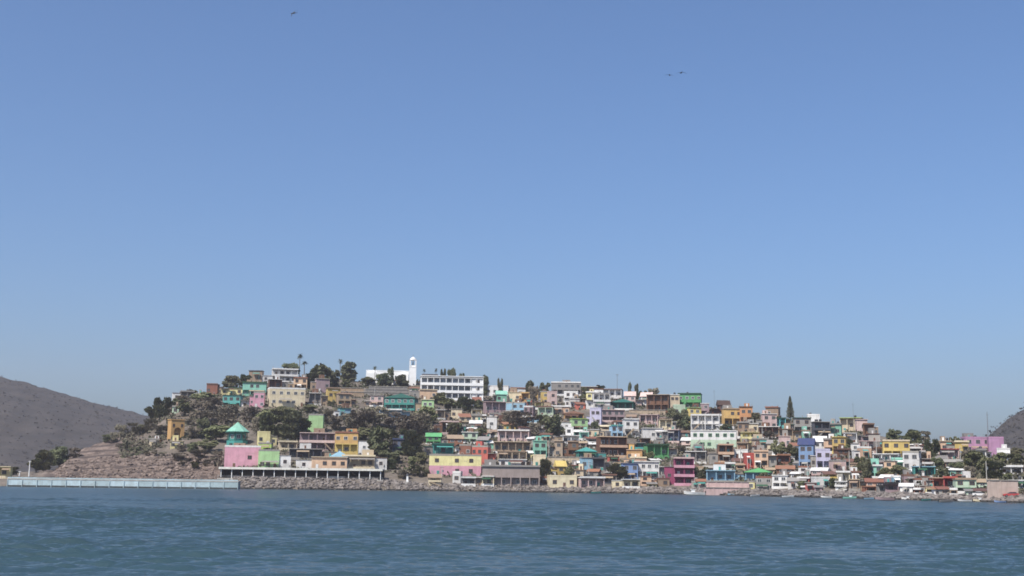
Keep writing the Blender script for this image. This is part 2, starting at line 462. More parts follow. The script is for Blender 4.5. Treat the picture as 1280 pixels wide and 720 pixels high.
# ------------------------------------------------------------------ sky, sun, haze
SUN_EL, SUN_AZ = R(52), R(216)     # behind the camera, over its west shoulder
wd = bpy.data.worlds.new('World'); scene.world = wd; wd.use_nodes = True
nt = wd.node_tree
bg = nt.nodes['Background']
sky = nt.nodes.new('ShaderNodeTexSky'); sky.sky_type = 'NISHITA'; sky.sun_disc = False
sky.sun_elevation = SUN_EL; sky.sun_rotation = SUN_AZ
sky.altitude = 0; sky.air_density = 1.0; sky.dust_density = 2.3; sky.ozone_density = 10
nt.links.new(sky.outputs[0], bg.inputs[0]); bg.inputs[1].default_value = .107
ld = bpy.data.lights.new('sun', 'SUN'); ld.energy = 4.2; ld.angle = R(.53); ld.color = (1, .95, .87)
sun = bpy.data.objects.new('sun', ld); C.objects.link(sun)
sd = Vector((math.sin(SUN_AZ) * math.cos(SUN_EL), math.cos(SUN_AZ) * math.cos(SUN_EL), math.sin(SUN_EL)))
sun.rotation_euler = sd.to_track_quat('Z', 'Y').to_euler()
scene.view_settings.view_transform = 'Standard'; scene.view_settings.look = 'None'
scene.view_settings.gamma = 1; scene.view_settings.exposure = .48; scene.view_settings.use_curve_mapping = False
scene.cycles.use_denoising = True; scene.cycles.sample_clamp_direct = 1.6; scene.cycles.sample_clamp_indirect = 2.0; scene.cycles.filter_width = 1.7; scene.cycles.max_bounces = 5; scene.cycles.volume_bounces = 0; scene.cycles.caustics_reflective = False; scene.cycles.caustics_refractive = False

b = MB(); b.box(-2600, 2600, -60, 3200, -8, 262)
hz = b.build('haze', [])
hm = bpy.data.materials.new('haze_air'); hm.use_nodes = True
ht = hm.node_tree; ht.nodes.clear()
ho = ht.nodes.new('ShaderNodeOutputMaterial'); hv = ht.nodes.new('ShaderNodeVolumePrincipled')
hv.inputs['Color'].default_value = (.97, .92, .97, 1); hv.inputs['Density'].default_value = .000125; hv.inputs['Anisotropy'].default_value = .2
ht.links.new(hv.outputs[0], ho.inputs['Volume'])
hz.data.materials.append(hm); tag(hz, kind='stuff')

# ------------------------------------------------------------------ water: one sheet to the horizon
def water():
    az_f = np.linspace(R(-26), R(26), 1150)
    az = np.concatenate([az_f, np.linspace(R(27), R(333), 70)[1:-1]])
    ys = np.concatenate([np.arange(602.5, 616, .3), np.arange(616, 645, .13), np.arange(645, 745, .22)])
    r_img = (H * F / (ys - 594.5))[::-1]
    r = np.concatenate([[1.0], np.linspace(3, r_img[0], 26)[:-1], r_img, np.geomspace(r_img[-1], 9000, 14)[1:]])
    A, Rr = np.meshgrid(az, r)
    X = Rr * np.sin(A); Y = Rr * np.cos(A)
    Z = np.zeros_like(X)
    lg = np.random.default_rng(3)
    fine = np.clip((R(30) - np.abs((A + np.pi) % (2 * np.pi) - np.pi)) / R(3), 0, 1) * np.clip((Rr - 6) / 20, 0, 1)
    gust = .75 + .8 * fbm(X / 60, Y / 30, 3, 21) + .3 * fbm(X / 12, Y / 30, 2, 22)
    gust = np.clip(.25 + 1.25 * (gust - .25) , .12, 1.7)
    for _ in range(80):
        L = math.exp(lg.uniform(math.log(.55), math.log(4.6)))
        th = lg.normal(R(186), .30)
        kx, ky = math.sin(th) * 2 * math.pi / L, math.cos(th) * 2 * math.pi / L
        amp = .0195 * L ** .64
        fade = np.clip((L * 75 / np.clip(Rr, 1, None)) - .3, 0, 1) * np.clip(1.15 - Rr / 420, .3, 1)
        ph = lg.uniform(0, 6.28)
        wv = kx * X + ky * Y + ph + 1.3 * fbm(X / (3 * L), Y / (3 * L), 2, 40 + _)
        Z += amp * fade * gust * (np.sin(wv) + .25 * np.cos(2 * wv))
    Z *= fine
    nr, na = X.shape
    V = np.stack([X, Y, Z], -1).reshape(-1, 3)
    idx = np.arange(nr * na).reshape(nr, na)
    nx = np.roll(idx, -1, 1)
    q = np.stack([idx[:-1], idx[1:], nx[1:], nx[:-1]], -1).reshape(-1, 4)
    me = bpy.data.meshes.new('water')
    me.vertices.add(len(V)); me.vertices.foreach_set('co', V.ravel())
    nq = len(q)
    me.loops.add(nq * 4); me.loops.foreach_set('vertex_index', q.ravel())
    me.polygons.add(nq); me.polygons.foreach_set('loop_start', np.arange(0, nq * 4, 4)); me.polygons.foreach_set('use_smooth', np.ones(nq, bool))
    me.update(calc_edges=True)
    m, nt, b = new_mat('sea_water')
    b.inputs['Base Color'].default_value = (.028, .056, .066, 1)
    gp = nt.nodes.new('ShaderNodeNewGeometry'); vl = nt.nodes.new('ShaderNodeVectorMath'); vl.operation = 'LENGTH'
    nt.links.new(gp.outputs['Position'], vl.inputs[0])
    mr = nt.nodes.new('ShaderNodeMapRange'); mr.inputs[1].default_value = 60; mr.inputs[2].default_value = 350; mr.inputs[3].default_value = .07; mr.inputs[4].default_value = .27
    nt.links.new(vl.outputs['Value'], mr.inputs[0]); nt.links.new(mr.outputs[0], b.inputs['Roughness'])
    b.inputs['IOR'].default_value = 1.333
    n1 = noise(nt, 1.9, 6, .74, vec_scale=(.55, 1.1, 1)); n2 = noise(nt, .11, 5, .65, vec_scale=(.22, .7, 1))
    add = nt.nodes.new('ShaderNodeMath'); add.operation = 'MULTIPLY'
    nt.links.new(n1, add.inputs[0]); nt.links.new(ramp2(nt, ramp(nt, n2, .3, .7), .15, 1.3), add.inputs[1])
    bp = nt.nodes.new('ShaderNodeBump'); bp.inputs['Strength'].default_value = 1; bp.inputs['Distance'].default_value = .16
    far = nt.nodes.new('ShaderNodeMapRange'); far.inputs[1].default_value = 90; far.inputs[2].default_value = 260; far.inputs[3].default_value = 1; far.inputs[4].default_value = 2.4
    nt.links.new(vl.outputs['Value'], far.inputs[0])
    ml = nt.nodes.new('ShaderNodeMath'); ml.operation = 'MULTIPLY'; nt.links.new(add.outputs[0], ml.inputs[0]); nt.links.new(far.outputs[0], ml.inputs[1])
    nt.links.new(ml.outputs[0], bp.inputs['Height']); nt.links.new(bp.outputs[0], b.inputs['Normal'])
    me.materials.append(m)
    tag(link('water', me), kind='structure')
water()

# ------------------------------------------------------------------ terrain mesh
def grid_mesh(name, X, Y, Z, mat, attr=None, smooth=True):
    nr, na = X.shape
    V = np.stack([X, Y, Z], -1).reshape(-1, 3)
    idx = np.arange(nr * na).reshape(nr, na)
    q = np.stack([idx[:-1, :-1], idx[:-1, 1:], idx[1:, 1:], idx[1:, :-1]], -1).reshape(-1, 4)
    me = bpy.data.meshes.new(name)
    me.vertices.add(len(V)); me.vertices.foreach_set('co', V.ravel())
    nq = len(q)
    me.loops.add(nq * 4); me.loops.foreach_set('vertex_index', q.ravel())
    me.polygons.add(nq); me.polygons.foreach_set('loop_start', np.arange(0, nq * 4, 4)); me.polygons.foreach_set('use_smooth', np.full(nq, smooth))
    me.update(calc_edges=True)
    if attr is not None:
        at = me.attributes.new('rock', 'FLOAT', 'POINT'); at.data.foreach_set('value', attr.ravel())
    me.materials.append(mat)
    return tag(link(name, me), kind='structure')

def hill_material():
    m, nt, b = new_mat('hill_ground')
    n1 = noise(nt, .06, 6, .7); n2 = noise(nt, .5, 5, .7)
    dirt = mixrgb(nt, ramp(nt, n1, .35, .65), (.105, .085, .066), (.20, .165, .132))
    dirt = mixrgb(nt, ramp(nt, n2, .5, .72), dirt, (.06, .055, .036))
    n3 = noise(nt, .22, 7, .75, vec_scale=(1, .5, 1.6)); n4 = noise(nt, 1.1, 4, .7)
    rk = mixrgb(nt, ramp(nt, n3, .38, .62), (.075, .052, .040), (.235, .175, .142))
    rk = mixrgb(nt, ramp(nt, n4, .52, .7), rk, (.075, .055, .042))
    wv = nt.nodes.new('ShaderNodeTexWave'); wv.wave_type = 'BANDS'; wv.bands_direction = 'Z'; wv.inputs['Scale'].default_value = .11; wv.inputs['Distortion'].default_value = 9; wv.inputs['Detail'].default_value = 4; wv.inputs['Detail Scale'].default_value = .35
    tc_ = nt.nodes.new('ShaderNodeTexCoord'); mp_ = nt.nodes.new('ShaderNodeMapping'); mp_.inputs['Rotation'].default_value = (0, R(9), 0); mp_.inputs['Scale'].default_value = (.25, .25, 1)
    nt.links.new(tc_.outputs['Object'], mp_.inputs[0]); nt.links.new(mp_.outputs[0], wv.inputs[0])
    rk = mixrgb(nt, ramp(nt, wv.outputs['Fac'], .62, .86), rk, (.07, .05, .04))  # dark strata bands that also paint in the shade under rock ledges
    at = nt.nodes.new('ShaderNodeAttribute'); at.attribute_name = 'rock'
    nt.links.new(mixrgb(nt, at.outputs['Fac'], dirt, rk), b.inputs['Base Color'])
    b.inputs['Roughness'].default_value = .95
    bp = nt.nodes.new('ShaderNodeBump'); bp.inputs['Distance'].default_value = .8
    nt.links.new(n3, bp.inputs['Height']); nt.links.new(bp.outputs[0], b.inputs['Normal'])
    return m

def hill():
    pxs = np.arange(-300, 1581, 2.5)
    fr = np.concatenate([[-.09, -.04], np.linspace(0, .12, 34), np.linspace(.12, 1.05, 150)[1:], np.linspace(1.05, 2.4, 30)[1:]])
    X = np.zeros((len(fr), len(pxs))); Y = X.copy()
    for j, p in enumerate(pxs):
        S = np.interp(p, PX, S_T); D = np.interp(p, PX, D_T)
        Y[:, j] = S + fr * D
        d = ray(p, hor(p)); X[:, j] = d[0] / d[1] * Y[:, j]
    Z = ground(X, Y)
    P = np.broadcast_to(pxs, X.shape)
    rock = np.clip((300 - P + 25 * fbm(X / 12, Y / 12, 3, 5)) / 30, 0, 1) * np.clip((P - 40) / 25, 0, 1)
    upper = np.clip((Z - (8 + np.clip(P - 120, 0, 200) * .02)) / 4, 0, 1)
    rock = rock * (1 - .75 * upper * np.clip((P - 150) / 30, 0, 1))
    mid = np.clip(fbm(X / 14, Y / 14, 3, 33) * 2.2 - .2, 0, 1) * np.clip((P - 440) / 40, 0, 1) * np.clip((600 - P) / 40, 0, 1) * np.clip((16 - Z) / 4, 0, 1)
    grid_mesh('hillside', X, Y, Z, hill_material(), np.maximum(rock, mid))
hill()

def far_hill(name, pts, front, crest, back, seed, mat, base=0):
    pts = np.array(pts, float)
    pxs = np.linspace(pts[0, 0], pts[-1, 0], 260)
    ys = np.interp(pxs, pts[:, 0], pts[:, 1])
    t = np.linspace(0, 1, 60); tb = np.linspace(0, 1, 16)[1:]
    X, Y, Z = [], [], []
    for p, yc in zip(pxs, ys):
        zc = max(at_depth(p, yc, crest)[2], -2)
        d = ray(p, hor(p)); sl = d[0] / d[1]
        yy = np.concatenate([front + (crest - front) * t, crest + (back - crest) * tb])
        zz = np.concatenate([zc * (t * .55 + .45 * t * t * (3 - 2 * t)), zc * (1 - tb ** 1.6)])
        X.append(sl * yy); Y.append(yy); Z.append(zz)
    X = np.array(X).T; Y = np.array(Y).T; Z = np.array(Z).T
    n = fbm(X / 120, Y / 200, 4, seed)
    gul = np.abs(fbm(X / 90 + .3 * Y / 90, Y / 500, 4, seed + 9))
    mask = np.clip(Z / 30, 0, 1); crestm = 1 - .7 * np.exp(-((Y - crest) / 60) ** 2)
    Z = Z + mask * crestm * (6 * n - 9 * gul) + mask * 1.6 * fbm(X / 12, Y / 12, 3, seed + 3) - 1
    return grid_mesh(name, X, Y, Z, mat)
HILLM = simple('dry_hill_scrub', (.028, .024, .021), (.054, .044, .037), .035, .95, lo=.36, hi=.66, detail=8, bump=3.0)
far_hill('west_hill', [(-520, 470), (-420, 440), (-300, 425), (-200, 430), (-100, 448), (0, 471), (30, 478), (60, 486), (100, 498), (140, 508.5), (180, 518), (230, 536), (280, 562), (330, 597)], 1000, 1500, 2100, 51, HILLM)
far_hill('east_hill', [(1170, 606), (1195, 588), (1212, 572), (1225, 558), (1236, 547), (1250, 534), (1262, 524), (1280, 512), (1340, 480), (1450, 440), (1560, 430), (1680, 450), (1800, 500), (1900, 560)], 760, 1150, 1600, 77, HILLM)

def far_scrub(name, o, n, zmin, size):
    me = o.data; V = np.empty(len(me.vertices) * 3); me.vertices.foreach_get('co', V); V = V.reshape(-1, 3)
    V = V[(V[:, 2] > zmin) & (np.abs(V[:, 0] / V[:, 1]) < .5)]
    i = rng.integers(0, len(V), n); c = V[i] + rng.normal(size=(n, 3)) * np.array([3, 6, .2])
    k = 7; s = np.repeat(rng.uniform(.5, 1.3, n) * size, k)
    c = np.repeat(c, k, 0) + rng.normal(size=(n * k, 3)) * s[:, None] * np.array([.6, .6, .3]) + np.array([0, 0, .3]) * s[:, None]
    u = rng.normal(size=(n * k, 3)); u /= np.linalg.norm(u, axis=1)[:, None]
    w = np.cross(u, rng.normal(size=(n * k, 3))); w /= np.linalg.norm(w, axis=1)[:, None]
    q = (s * rng.uniform(.25, .55, n * k))[:, None]
    W = np.stack([c - u * q - w * q, c + u * q - w * q * .5, c + u * q * .8 + w * q, c - u * q * .5 + w * q * .8], 1).reshape(-1, 3)
    m2 = bpy.data.meshes.new(name); m2.from_pydata(W.tolist(), [], np.arange(len(W)).reshape(-1, 4).tolist())
    m2.materials.append(simple('far_brush', (.030, .027, .021), (.062, .053, .043), .05, .95, lo=.35, hi=.65))
    tag(link(name, m2), kind='stuff')
far_scrub('scrub', bpy.data.objects['west_hill'], 2600, 3, 1.2)
far_scrub('scrub', bpy.data.objects['east_hill'], 2200, 3, 1.3)

# ------------------------------------------------------------------ riprap along the shore and stones on the headland: uncountable stone
def ico():
    import bmesh
    bm = bmesh.new(); bmesh.ops.create_icosphere(bm, subdivisions=1, radius=1)
    v = np.array([x.co for x in bm.verts]); f = np.array([[q.index for q in x.verts] for x in bm.faces]); bm.free()
    return v, f
IV, IF = ico()
def stones(name, pos, size, mat, sq=(.55, .9)):
    n = len(pos)
    V = np.repeat(IV[None], n, 0) * (1 + .28 * rng.normal(size=(n, len(IV), 1)))
    V *= size[:, None, None]
    V[:, :, 2] *= rng.uniform(*sq, n)[:, None]; V[:, :, 0] *= rng.uniform(.8, 1.5, n)[:, None]
    a = rng.uniform(0, 6.28, n); c, s = np.cos(a)[:, None], np.sin(a)[:, None]
    x, y = V[:, :, 0] * c - V[:, :, 1] * s, V[:, :, 0] * s + V[:, :, 1] * c
    V[:, :, 0], V[:, :, 1] = x, y
    V += pos[:, None]
    Fc = (IF[None] + (np.arange(n) * len(IV))[:, None, None]).reshape(-1, 3)
    me = bpy.data.meshes.new(name); me.from_pydata(V.reshape(-1, 3).tolist(), [], Fc.tolist()); me.materials.append(mat)
    return tag(link(name, me), kind='stuff')
def shore_points(p0, p1, n, d0, d1):
    p = rng.uniform(p0, p1, n); d = rng.uniform(d0, d1, n)
    Y = np.interp(p, PX, S_T) + d
    X = np.array([ray(q, hor(q))[0] / ray(q, hor(q))[1] for q in p]) * Y
    return np.stack([X, Y, ground(X, Y)], -1)
P_ = shore_points(292, 1480, 6500, -1.2, 8.0)
stones('riprap', P_, rng.uniform(.3, .85, len(P_)), RIPRAP)
ROCKM = simple('headland_stone', (.075, .052, .040), (.25, .19, .155), .4, .95, lo=.38, hi=.62)
P_ = shore_points(70, 292, 1700, 1, 60); P_ = P_[ground(P_[:, 0], P_[:, 1]) < 13]
stones('rubble', P_, rng.uniform(.25, .9, len(P_)) ** 1.5 * 1.1, ROCKM)

# ------------------------------------------------------------------ dry undergrowth over the slopes
def undergrowth():
    n = 16500
    p = rng.uniform(150, 1560, n); t = rng.uniform(.05, 1.02, n)
    Y = np.interp(p, PX, S_T) + 12 + t * (np.interp(p, PX, D_T) - 12)
    X = np.array([ray(q, hor(q))[0] / ray(q, hor(q))[1] for q in p]) * Y
    keep = (fbm(X / 18, Y / 18, 3, 61) > -.25) & ((p > 285) | (t > .36))
    X, Y = X[keep], Y[keep]; Z = ground(X, Y); n = len(X)
    k = 8
    c = np.stack([np.repeat(X, k), np.repeat(Y, k), np.repeat(Z, k)], -1)
    s = np.repeat(rng.uniform(.5, 1.5, n), k)
    c += rng.normal(size=(n * k, 3)) * s[:, None] * np.array([.7, .7, .32]) + np.array([0, 0, .35]) * s[:, None]
    u = rng.normal(size=(n * k, 3)); u /= np.linalg.norm(u, axis=1)[:, None]
    w = rng.normal(size=(n * k, 3)); w = np.cross(u, w); w /= np.linalg.norm(w, axis=1)[:, None]
    q = (s * rng.uniform(.22, .5, n * k))[:, None]
    V = np.stack([c - u * q - w * q, c + u * q - w * q * .4, c + u * q * .8 + w * q, c - u * q * .5 + w * q * .8], 1).reshape(-1, 3)
    fs = np.arange(len(V)).reshape(-1, 4)
    me = bpy.data.meshes.new('undergrowth'); me.from_pydata(V.tolist(), [], fs.tolist())
    me.materials.append(simple('brush', (.045, .050, .024), (.135, .120, .080), .07, .95, lo=.38, hi=.6))
    tag(link('undergrowth', me), kind='stuff')
undergrowth()

# ------------------------------------------------------------------ trees
def clump_leaves(b, centre, rad, n, size, squash=.75):
    for _ in range(n):
        v = Vector(rng.normal(size=3)).normalized() * (random.random() ** .4)
        c = Vector(centre) + Vector((v.x * rad, v.y * rad, v.z * rad * squash))
        u = Vector(rng.normal(size=3)).normalized(); w = u.orthogonal().normalized()
        s = size * random.uniform(.6, 1.3)
        b.quad(c, u * s, w * s * random.uniform(.4, .9))

def make_tree(leaf, bark, seed, nclump=11, leaves=75, height=6.0, spread=2.6, lsize=.26, low=.35):
    random.seed(seed)
    e = empty('tree', (0, 0, -500))
    t = MB(); lean = Vector((random.uniform(-.3, .3), random.uniform(-.3, .3), 0))
    top = Vector((0, 0, height * .55)) + lean
    t.tube([(0, 0, -.6), (0, 0, 0), tuple(top * .5), tuple(top)], [.3, .22, .16, .11], 7)
    c = MB()
    for k in range(nclump):
        a = random.uniform(0, 6.28); r = spread * math.sqrt(random.random()) * .8
        z = height * random.uniform(low, .86)
        r *= 1.05 - .55 * abs(z / height - .55)
        p = Vector((r * math.cos(a), r * math.sin(a), z)) + lean
        t.tube([tuple(top * random.uniform(.45, .95)), tuple((top * .7 + p) / 2 + Vector((0, 0, .2))), tuple(p)], [.1, .07, .03], 5)
        clump_leaves(c, p, random.uniform(.65, 1.15) * spread * .42, leaves, lsize)
    t.build('trunk', bark, e); c.build('crown', leaf, e)
    return e, 2 * spread, height

def make_palm(seed, height=8.0):
    random.seed(seed)
    e = empty('palm_tree', (0, 0, -500))
    t = MB(); bx = random.uniform(-.5, .5)
    t.tube([(0, 0, -.5), (0, 0, 0), (bx * .3, 0, height * .4), (bx * .8, .1, height * .75), (bx, .1, height * .95)], [.26, .22, .16, .13, .15], 8)
    c = MB(); top = Vector((bx, .1, height * .95))
    for k in range(30):
        a = k * 2.4; up = random.uniform(-.55, 1.15); L = random.uniform(1.1, 1.6)
        d = Vector((math.cos(a), math.sin(a), 0)); side = Vector((-math.sin(a), math.cos(a), 0))
        prev = None
        for j in range(6):
            q = j / 5
            p = top + d * L * q * math.cos(up * .8) + Vector((0, 0, L * (math.sin(up) * q - .55 * q * q)))
            wdt = .20 * (1 - q * .8) + .03
            if prev is not None:
                i = len(c.v)
                c.v += [tuple(prev[0] - side * prev[1] - Vector((0, 0, .08))), tuple(prev[0]), tuple(p), tuple(p - side * wdt - Vector((0, 0, .08))),
                        tuple(prev[0] + side * prev[1] - Vector((0, 0, .08))), tuple(p + side * wdt - Vector((0, 0, .08)))]
                c.f += [(i, i + 1, i + 2, i + 3), (i + 1, i + 4, i + 5, i + 2)]; c.m += [0, 0]
            prev = (p, wdt)
    t.build('trunk', BARK, e); c.build('crown', PALMLEAF, e)
    return e, 3.0, height + .5

def make_conifer():
    random.seed(4)
    e = empty('conifer', (0, 0, -500)); t = MB(); c = MB(); h = 10.0
    t.tube([(0, 0, -.5), (0, 0, h * .5), (0, 0, h)], [.22, .14, .03], 7)
    for k in range(26):
        z = 1.3 + (h - 1.5) * k / 26; L = 2.1 * (1 - (k / 26) ** 1.3) * random.uniform(.8, 1.1) + .2
        for j in range(8):
            a = j * .785 + k * .4; d = Vector((math.cos(a), math.sin(a), .12))
            t.tube([(0, 0, z), tuple(Vector((0, 0, z)) + d * L)], [.04, .015], 4)
            for q in range(7):
                p = Vector((0, 0, z)) + d * L * (q + 1) / 7
                u = Vector(rng.normal(size=3)).normalized(); w = u.orthogonal().normalized()
                c.quad(p, u * .2, w * .13)
    t.build('trunk', BARK, e); c.build('crown', LEAFDK, e)
    return e, 4.2, h

PROTO = dict(
    green=[make_tree(LEAF, BARK, 1, 15, 110, 6, 2.6, .27, .2), make_tree(LEAF, BARK, 2, 13, 120, 5, 2.9, .27, .18), make_tree(LEAF, BARK, 3, 17, 100, 6.5, 2.4, .26, .2)],
    dark=[make_tree(LEAFDK, BARK, 4, 20, 130, 6, 2.9, .28, .15), make_tree(LEAFDK, BARK, 5, 18, 140, 5.5, 3.1, .28, .15)],
    dry=[make_tree(LEAFDRY, BARKDRY, 6, 14, 70, 5, 2.6, .2, .2), make_tree(LEAFDRY, BARKDRY, 7, 16, 60, 5.5, 2.5, .19, .2), make_tree(LEAFDRY, BARKDRY, 8, 12, 75, 4.5, 2.7, .2, .2)],
    palm=[make_palm(9), make_palm(10)], conifer=[make_conifer()])
USED = set()
TDESC = dict(green='olive green bushy tree', dark='dark green dense tree', dry='dry grey-brown leafless-looking tree', palm='tall thin palm tree', conifer='tall narrow conifer')
TGRP = dict(green='green trees among the houses', dark='dark trees among the houses', dry='dry trees on the hillside', palm='palms on the hilltop', conifer=None)
def tree(cx, yb, w, h, kind, label=None, short=None):
    X, Y, Z = hit(cx, yb)
    gy = project(X, Y, Z)[1]
    m = Y * math.cos(PITCH) / F
    k = random.randrange(len(PROTO[kind])); e, pw, ph = PROTO[kind][k]
    if (kind, k) in USED: e = copy_tree(e)
    USED.add((kind, k))
    gr = {'dry': 1.28, 'green': 1.18, 'dark': 1.05}.get(kind, 1) if not label else 1
    w *= gr; h *= gr
    sx = w * m / pw; sz = (h + gy - yb) * m / ph
    e.location = (X, Y, Z); e.rotation_euler = (0, 0, random.uniform(0, 6.28)); e.scale = (sx, sx, sz)
    register(e, (cx - w / 2, yb - h, cx + w / 2, yb), TDESC[kind], kind + ' tree', short, label, 'tree' if kind != 'palm' else 'palm tree', TGRP[kind])

random.seed(21)
def spot(px, yb):
    X, Y, Z = hit(px, yb)
    gy = project(X, Y, Z)[1]
    return X, Y, Z, Y * math.cos(PITCH) / F, gy

# ------------------------------------------------------------------ landmarks built one by one
def church():
    X, Y, Z, m, gy = spot(484, 480.5)
    e = empty('church', (X, Y, Z), face_cam(X, Y) * .8)
    w = 54 * m; hw = w / 2
    b = MB()
    b.box(-hw, hw, 4.0, 13, -2, 7.6)                       # nave
    b.box(-hw, -hw + 5.5, 1.2, 3.995, -2, 6.6); b.box(hw - 5, hw - .2, 1.0, 3.995, -2, 6.2)
    b.box(-hw - .08, hw + .08, 3.9, 4.15, 7.6, 8.1)
    b.build('wall', WHITEP, e)
    r_ = MB(); r_.box(-hw + .2, hw - .2, 4.3, 12.8, 7.6, 7.8); r_.build('roof', paint('concrete'), e)
    p = MB(); p.box(-hw - 1.2, hw + .6, -1.6, -1.2, -2.5, 1.7); p.box(-hw - 1.2, hw + .6, -1.7, -1.1, 1.7, 1.9); p.build('terrace_wall', WHITEP, e)
    for k in range(6): link('window', WINS['grey'], e, (-hw + 8.2 + k * 2.0, 4.0, 4.2), None, (.7, 1, 1.7))
    link('door', DOORS['brown'], e, (hw - 7.5, 4.0, 0), None, (1.6, 1, 1.5))
    register(e, (455, 459, 511, 481), 'white church', 'church', 'white church', 'long white church with low parapet wall on the hilltop', 'church')
    # bell tower, standing free beside the nave
    X, Y, Z, m, gy = spot(515.5, 482)
    t = empty('bell_tower', (X, Y, Z), face_cam(X, Y) * .8)
    h = (gy - 443) * m; a = 4.4 * m
    b = MB()
    b.box(-a, a, 0, 2 * a, -2, h * .60)
    b.box(-a - .12, a + .12, -.12, 2 * a + .12, h * .60, h * .615)
    zb0, zb1 = h * .615, h * .83
    for sx in (-1, 1):
        for y0 in (.05, 2 * a - .65): b.box(sx * (a - .35) - .3, sx * (a - .35) + .3, y0, y0 + .6, zb0, zb1)
    b.box(-a + .65, a - .65, .5, 2 * a - .5, zb0, zb0 + .8)
    b.box(-a - .1, a + .1, -.1, 2 * a + .1, zb1, zb1 + .22)
    b.build('shaft', WHITEP, t)
    q = MB(); q.tube([(0, a, zb0 + .8), (0, a, zb0 + 1.2), (0, a, zb1 - .2)], [.5, .42, .12], 10); q.build('bell', METAL, t)
    c = MB(); n = 12
    c.tube([(0, a, zb1 + .22), (0, a, zb1 + .9), (0, a, h - 1.5), (0, a, h - .9)], [a * .92, a * .86, a * .55, .1], n)
    c.build('dome', WHITEP, t, True)
    x = MB(); x.box(-.06, .06, a - .06, a + .06, h - .9, h + .3); x.box(-.35, -.062, a - .05, a + .05, h - .25, h - .13); x.box(.062, .35, a - .05, a + .05, h - .25, h - .13); x.build('cross', METAL, t)
    register(t, (511, 443, 520, 482), 'white tower', 'church', 'bell tower', 'slender white bell tower with domed cap on the hilltop', 'tower')
church()

def school():
    X, Y, Z, m, gy = spot(565, 500)
    e = empty('school_building', (X, Y, Z), face_cam(X, Y) * .9 + R(4))
    w = 79 * m; hw = w / 2; h = (gy - 469) * m; fh = h / 3.25
    b = MB(); g = MB()
    b.box(-hw, hw, 1.3, 11, -3, fh * 3.1)
    n = 10
    for f in range(3):
        z0 = f * fh
        for k in range(n + 1):
            xc = -hw + .2 + (w - .4) * k / n
            b.box(xc - .16, xc + .16, .1, .42, z0 + .0, z0 + fh - .35)
        b.box(-hw, hw, -.1, 1.295, z0 + fh - .35, z0 + fh)
    b.box(-hw, hw, -.15, 1.295, -3, 0)
    b.box(hw - 6, hw - .002, .45, 1.29, .001, fh * 3 - .36)
    b.build('wall', WHITEP, e)
    for f in range(3):
        g = MB(); z0 = f * fh
        g.box(-hw + .02, hw - .02, -.22, -.102, z0 - .3, z0 + 1.05); g.build('balcony', WHITEP, e)
        for k in range(n - 2):
            xc = -hw + w * (k + .5) / n
            q = MB(); pw = w / n * .44
            q.box(xc - pw, xc + pw, 1.22, 1.297, z0 + 1.0, z0 + fh - .36)
            for u in range(5): q.box(xc - pw, xc + pw, 1.16, 1.219, z0 + 1.05 + u * .35, z0 + 1.2 + u * .35)
            q.build('louvre_panel', paint('louvre'), e)
            if k % 3 == 1: link('window', WINS['grey'], e, (xc, 1.155, z0 + fh * .6), None, (1.2, 1, fh * .32))
    for f in range(3): link('window', WINS['brown'], e, (hw - 3, .45, f * fh + fh * .55), None, (1.6, 1, 1.3))
    r_ = MB(); r_.box(-hw - .3, hw + .3, -.4, 11.3, fh * 3.1, fh * 3.1 + .35); r_.build('roof', WHITEP, e)
    r_ = MB(); r_.box(-hw + .5, -hw + 9, 2, 9, fh * 3.1 + .352, fh * 3.1 + 1.3); r_.build('roof_house', paint('dkgrey'), e)
    register(e, (525, 468, 605, 500), 'white long building', 'school', 'white balconied block', 'long white three-storey block with banded balconies on the hilltop', 'building')
school()

COL['turret'] = '3fb0a6'
def turret_house():
    X, Y, Z, m, gy = spot(298, 561)
    e = empty('turret_house', (X, Y, Z), face_cam(X, Y) + .15)
    rr = 13.5 * m; h = (gy - 527) * m
    oc = lambda r: [(r * math.sin(R(22.5 + 45 * k)), rr - r * math.cos(R(22.5 + 45 * k))) for k in range(8)]
    z1, z2, z3 = h * .30, h * .60, h * .64
    b = MB(); b.prism(oc(rr), -3, z1, 0); b.prism(oc(rr * .985), z1, z1 + .25, 1); b.prism(oc(rr * .80), z1 + .25, z2, 0)
    for k in range(8):
        x, y = oc(rr * .93)[k]; b.box(x - .14, x + .14, y - .14, y + .14, z1 + .25, z2, 1)
    b.build('wall', [paint('turret'), paint('dkteal')], e)
    r_ = MB(); r_.prism(oc(rr * 1.12), z2 + .002, z3, 1); r_.pyramid(oc(rr * 1.12), z3 + .002, h, 0, (0, rr)); r_.build('roof', [paint('mint'), paint('dkteal')], e)
    for k in (-1, 0, 1):
        a = R(45 * k)
        link('window', WINS['teal'], e, (rr * .925 * math.sin(a), rr - rr * .925 * math.cos(a), z1 * .5), (0, 0, a), (1.5, 1, 1.2))
        link('window', WINS['white'], e, (rr * .742 * math.sin(a), rr - rr * .742 * math.cos(a), (z1 + z2) / 2), (0, 0, a), (1.4, 1, 1.4))
    q = MB(); q.prism(oc(rr * 1.02), z1 + .252, z1 + 1.1)
    register(e, (282, 527, 314, 561), 'turquoise turret house', 'turret', 'turquoise turret house', 'turquoise eight-sided turret house with pointed mint roof', 'house')
turret_house()

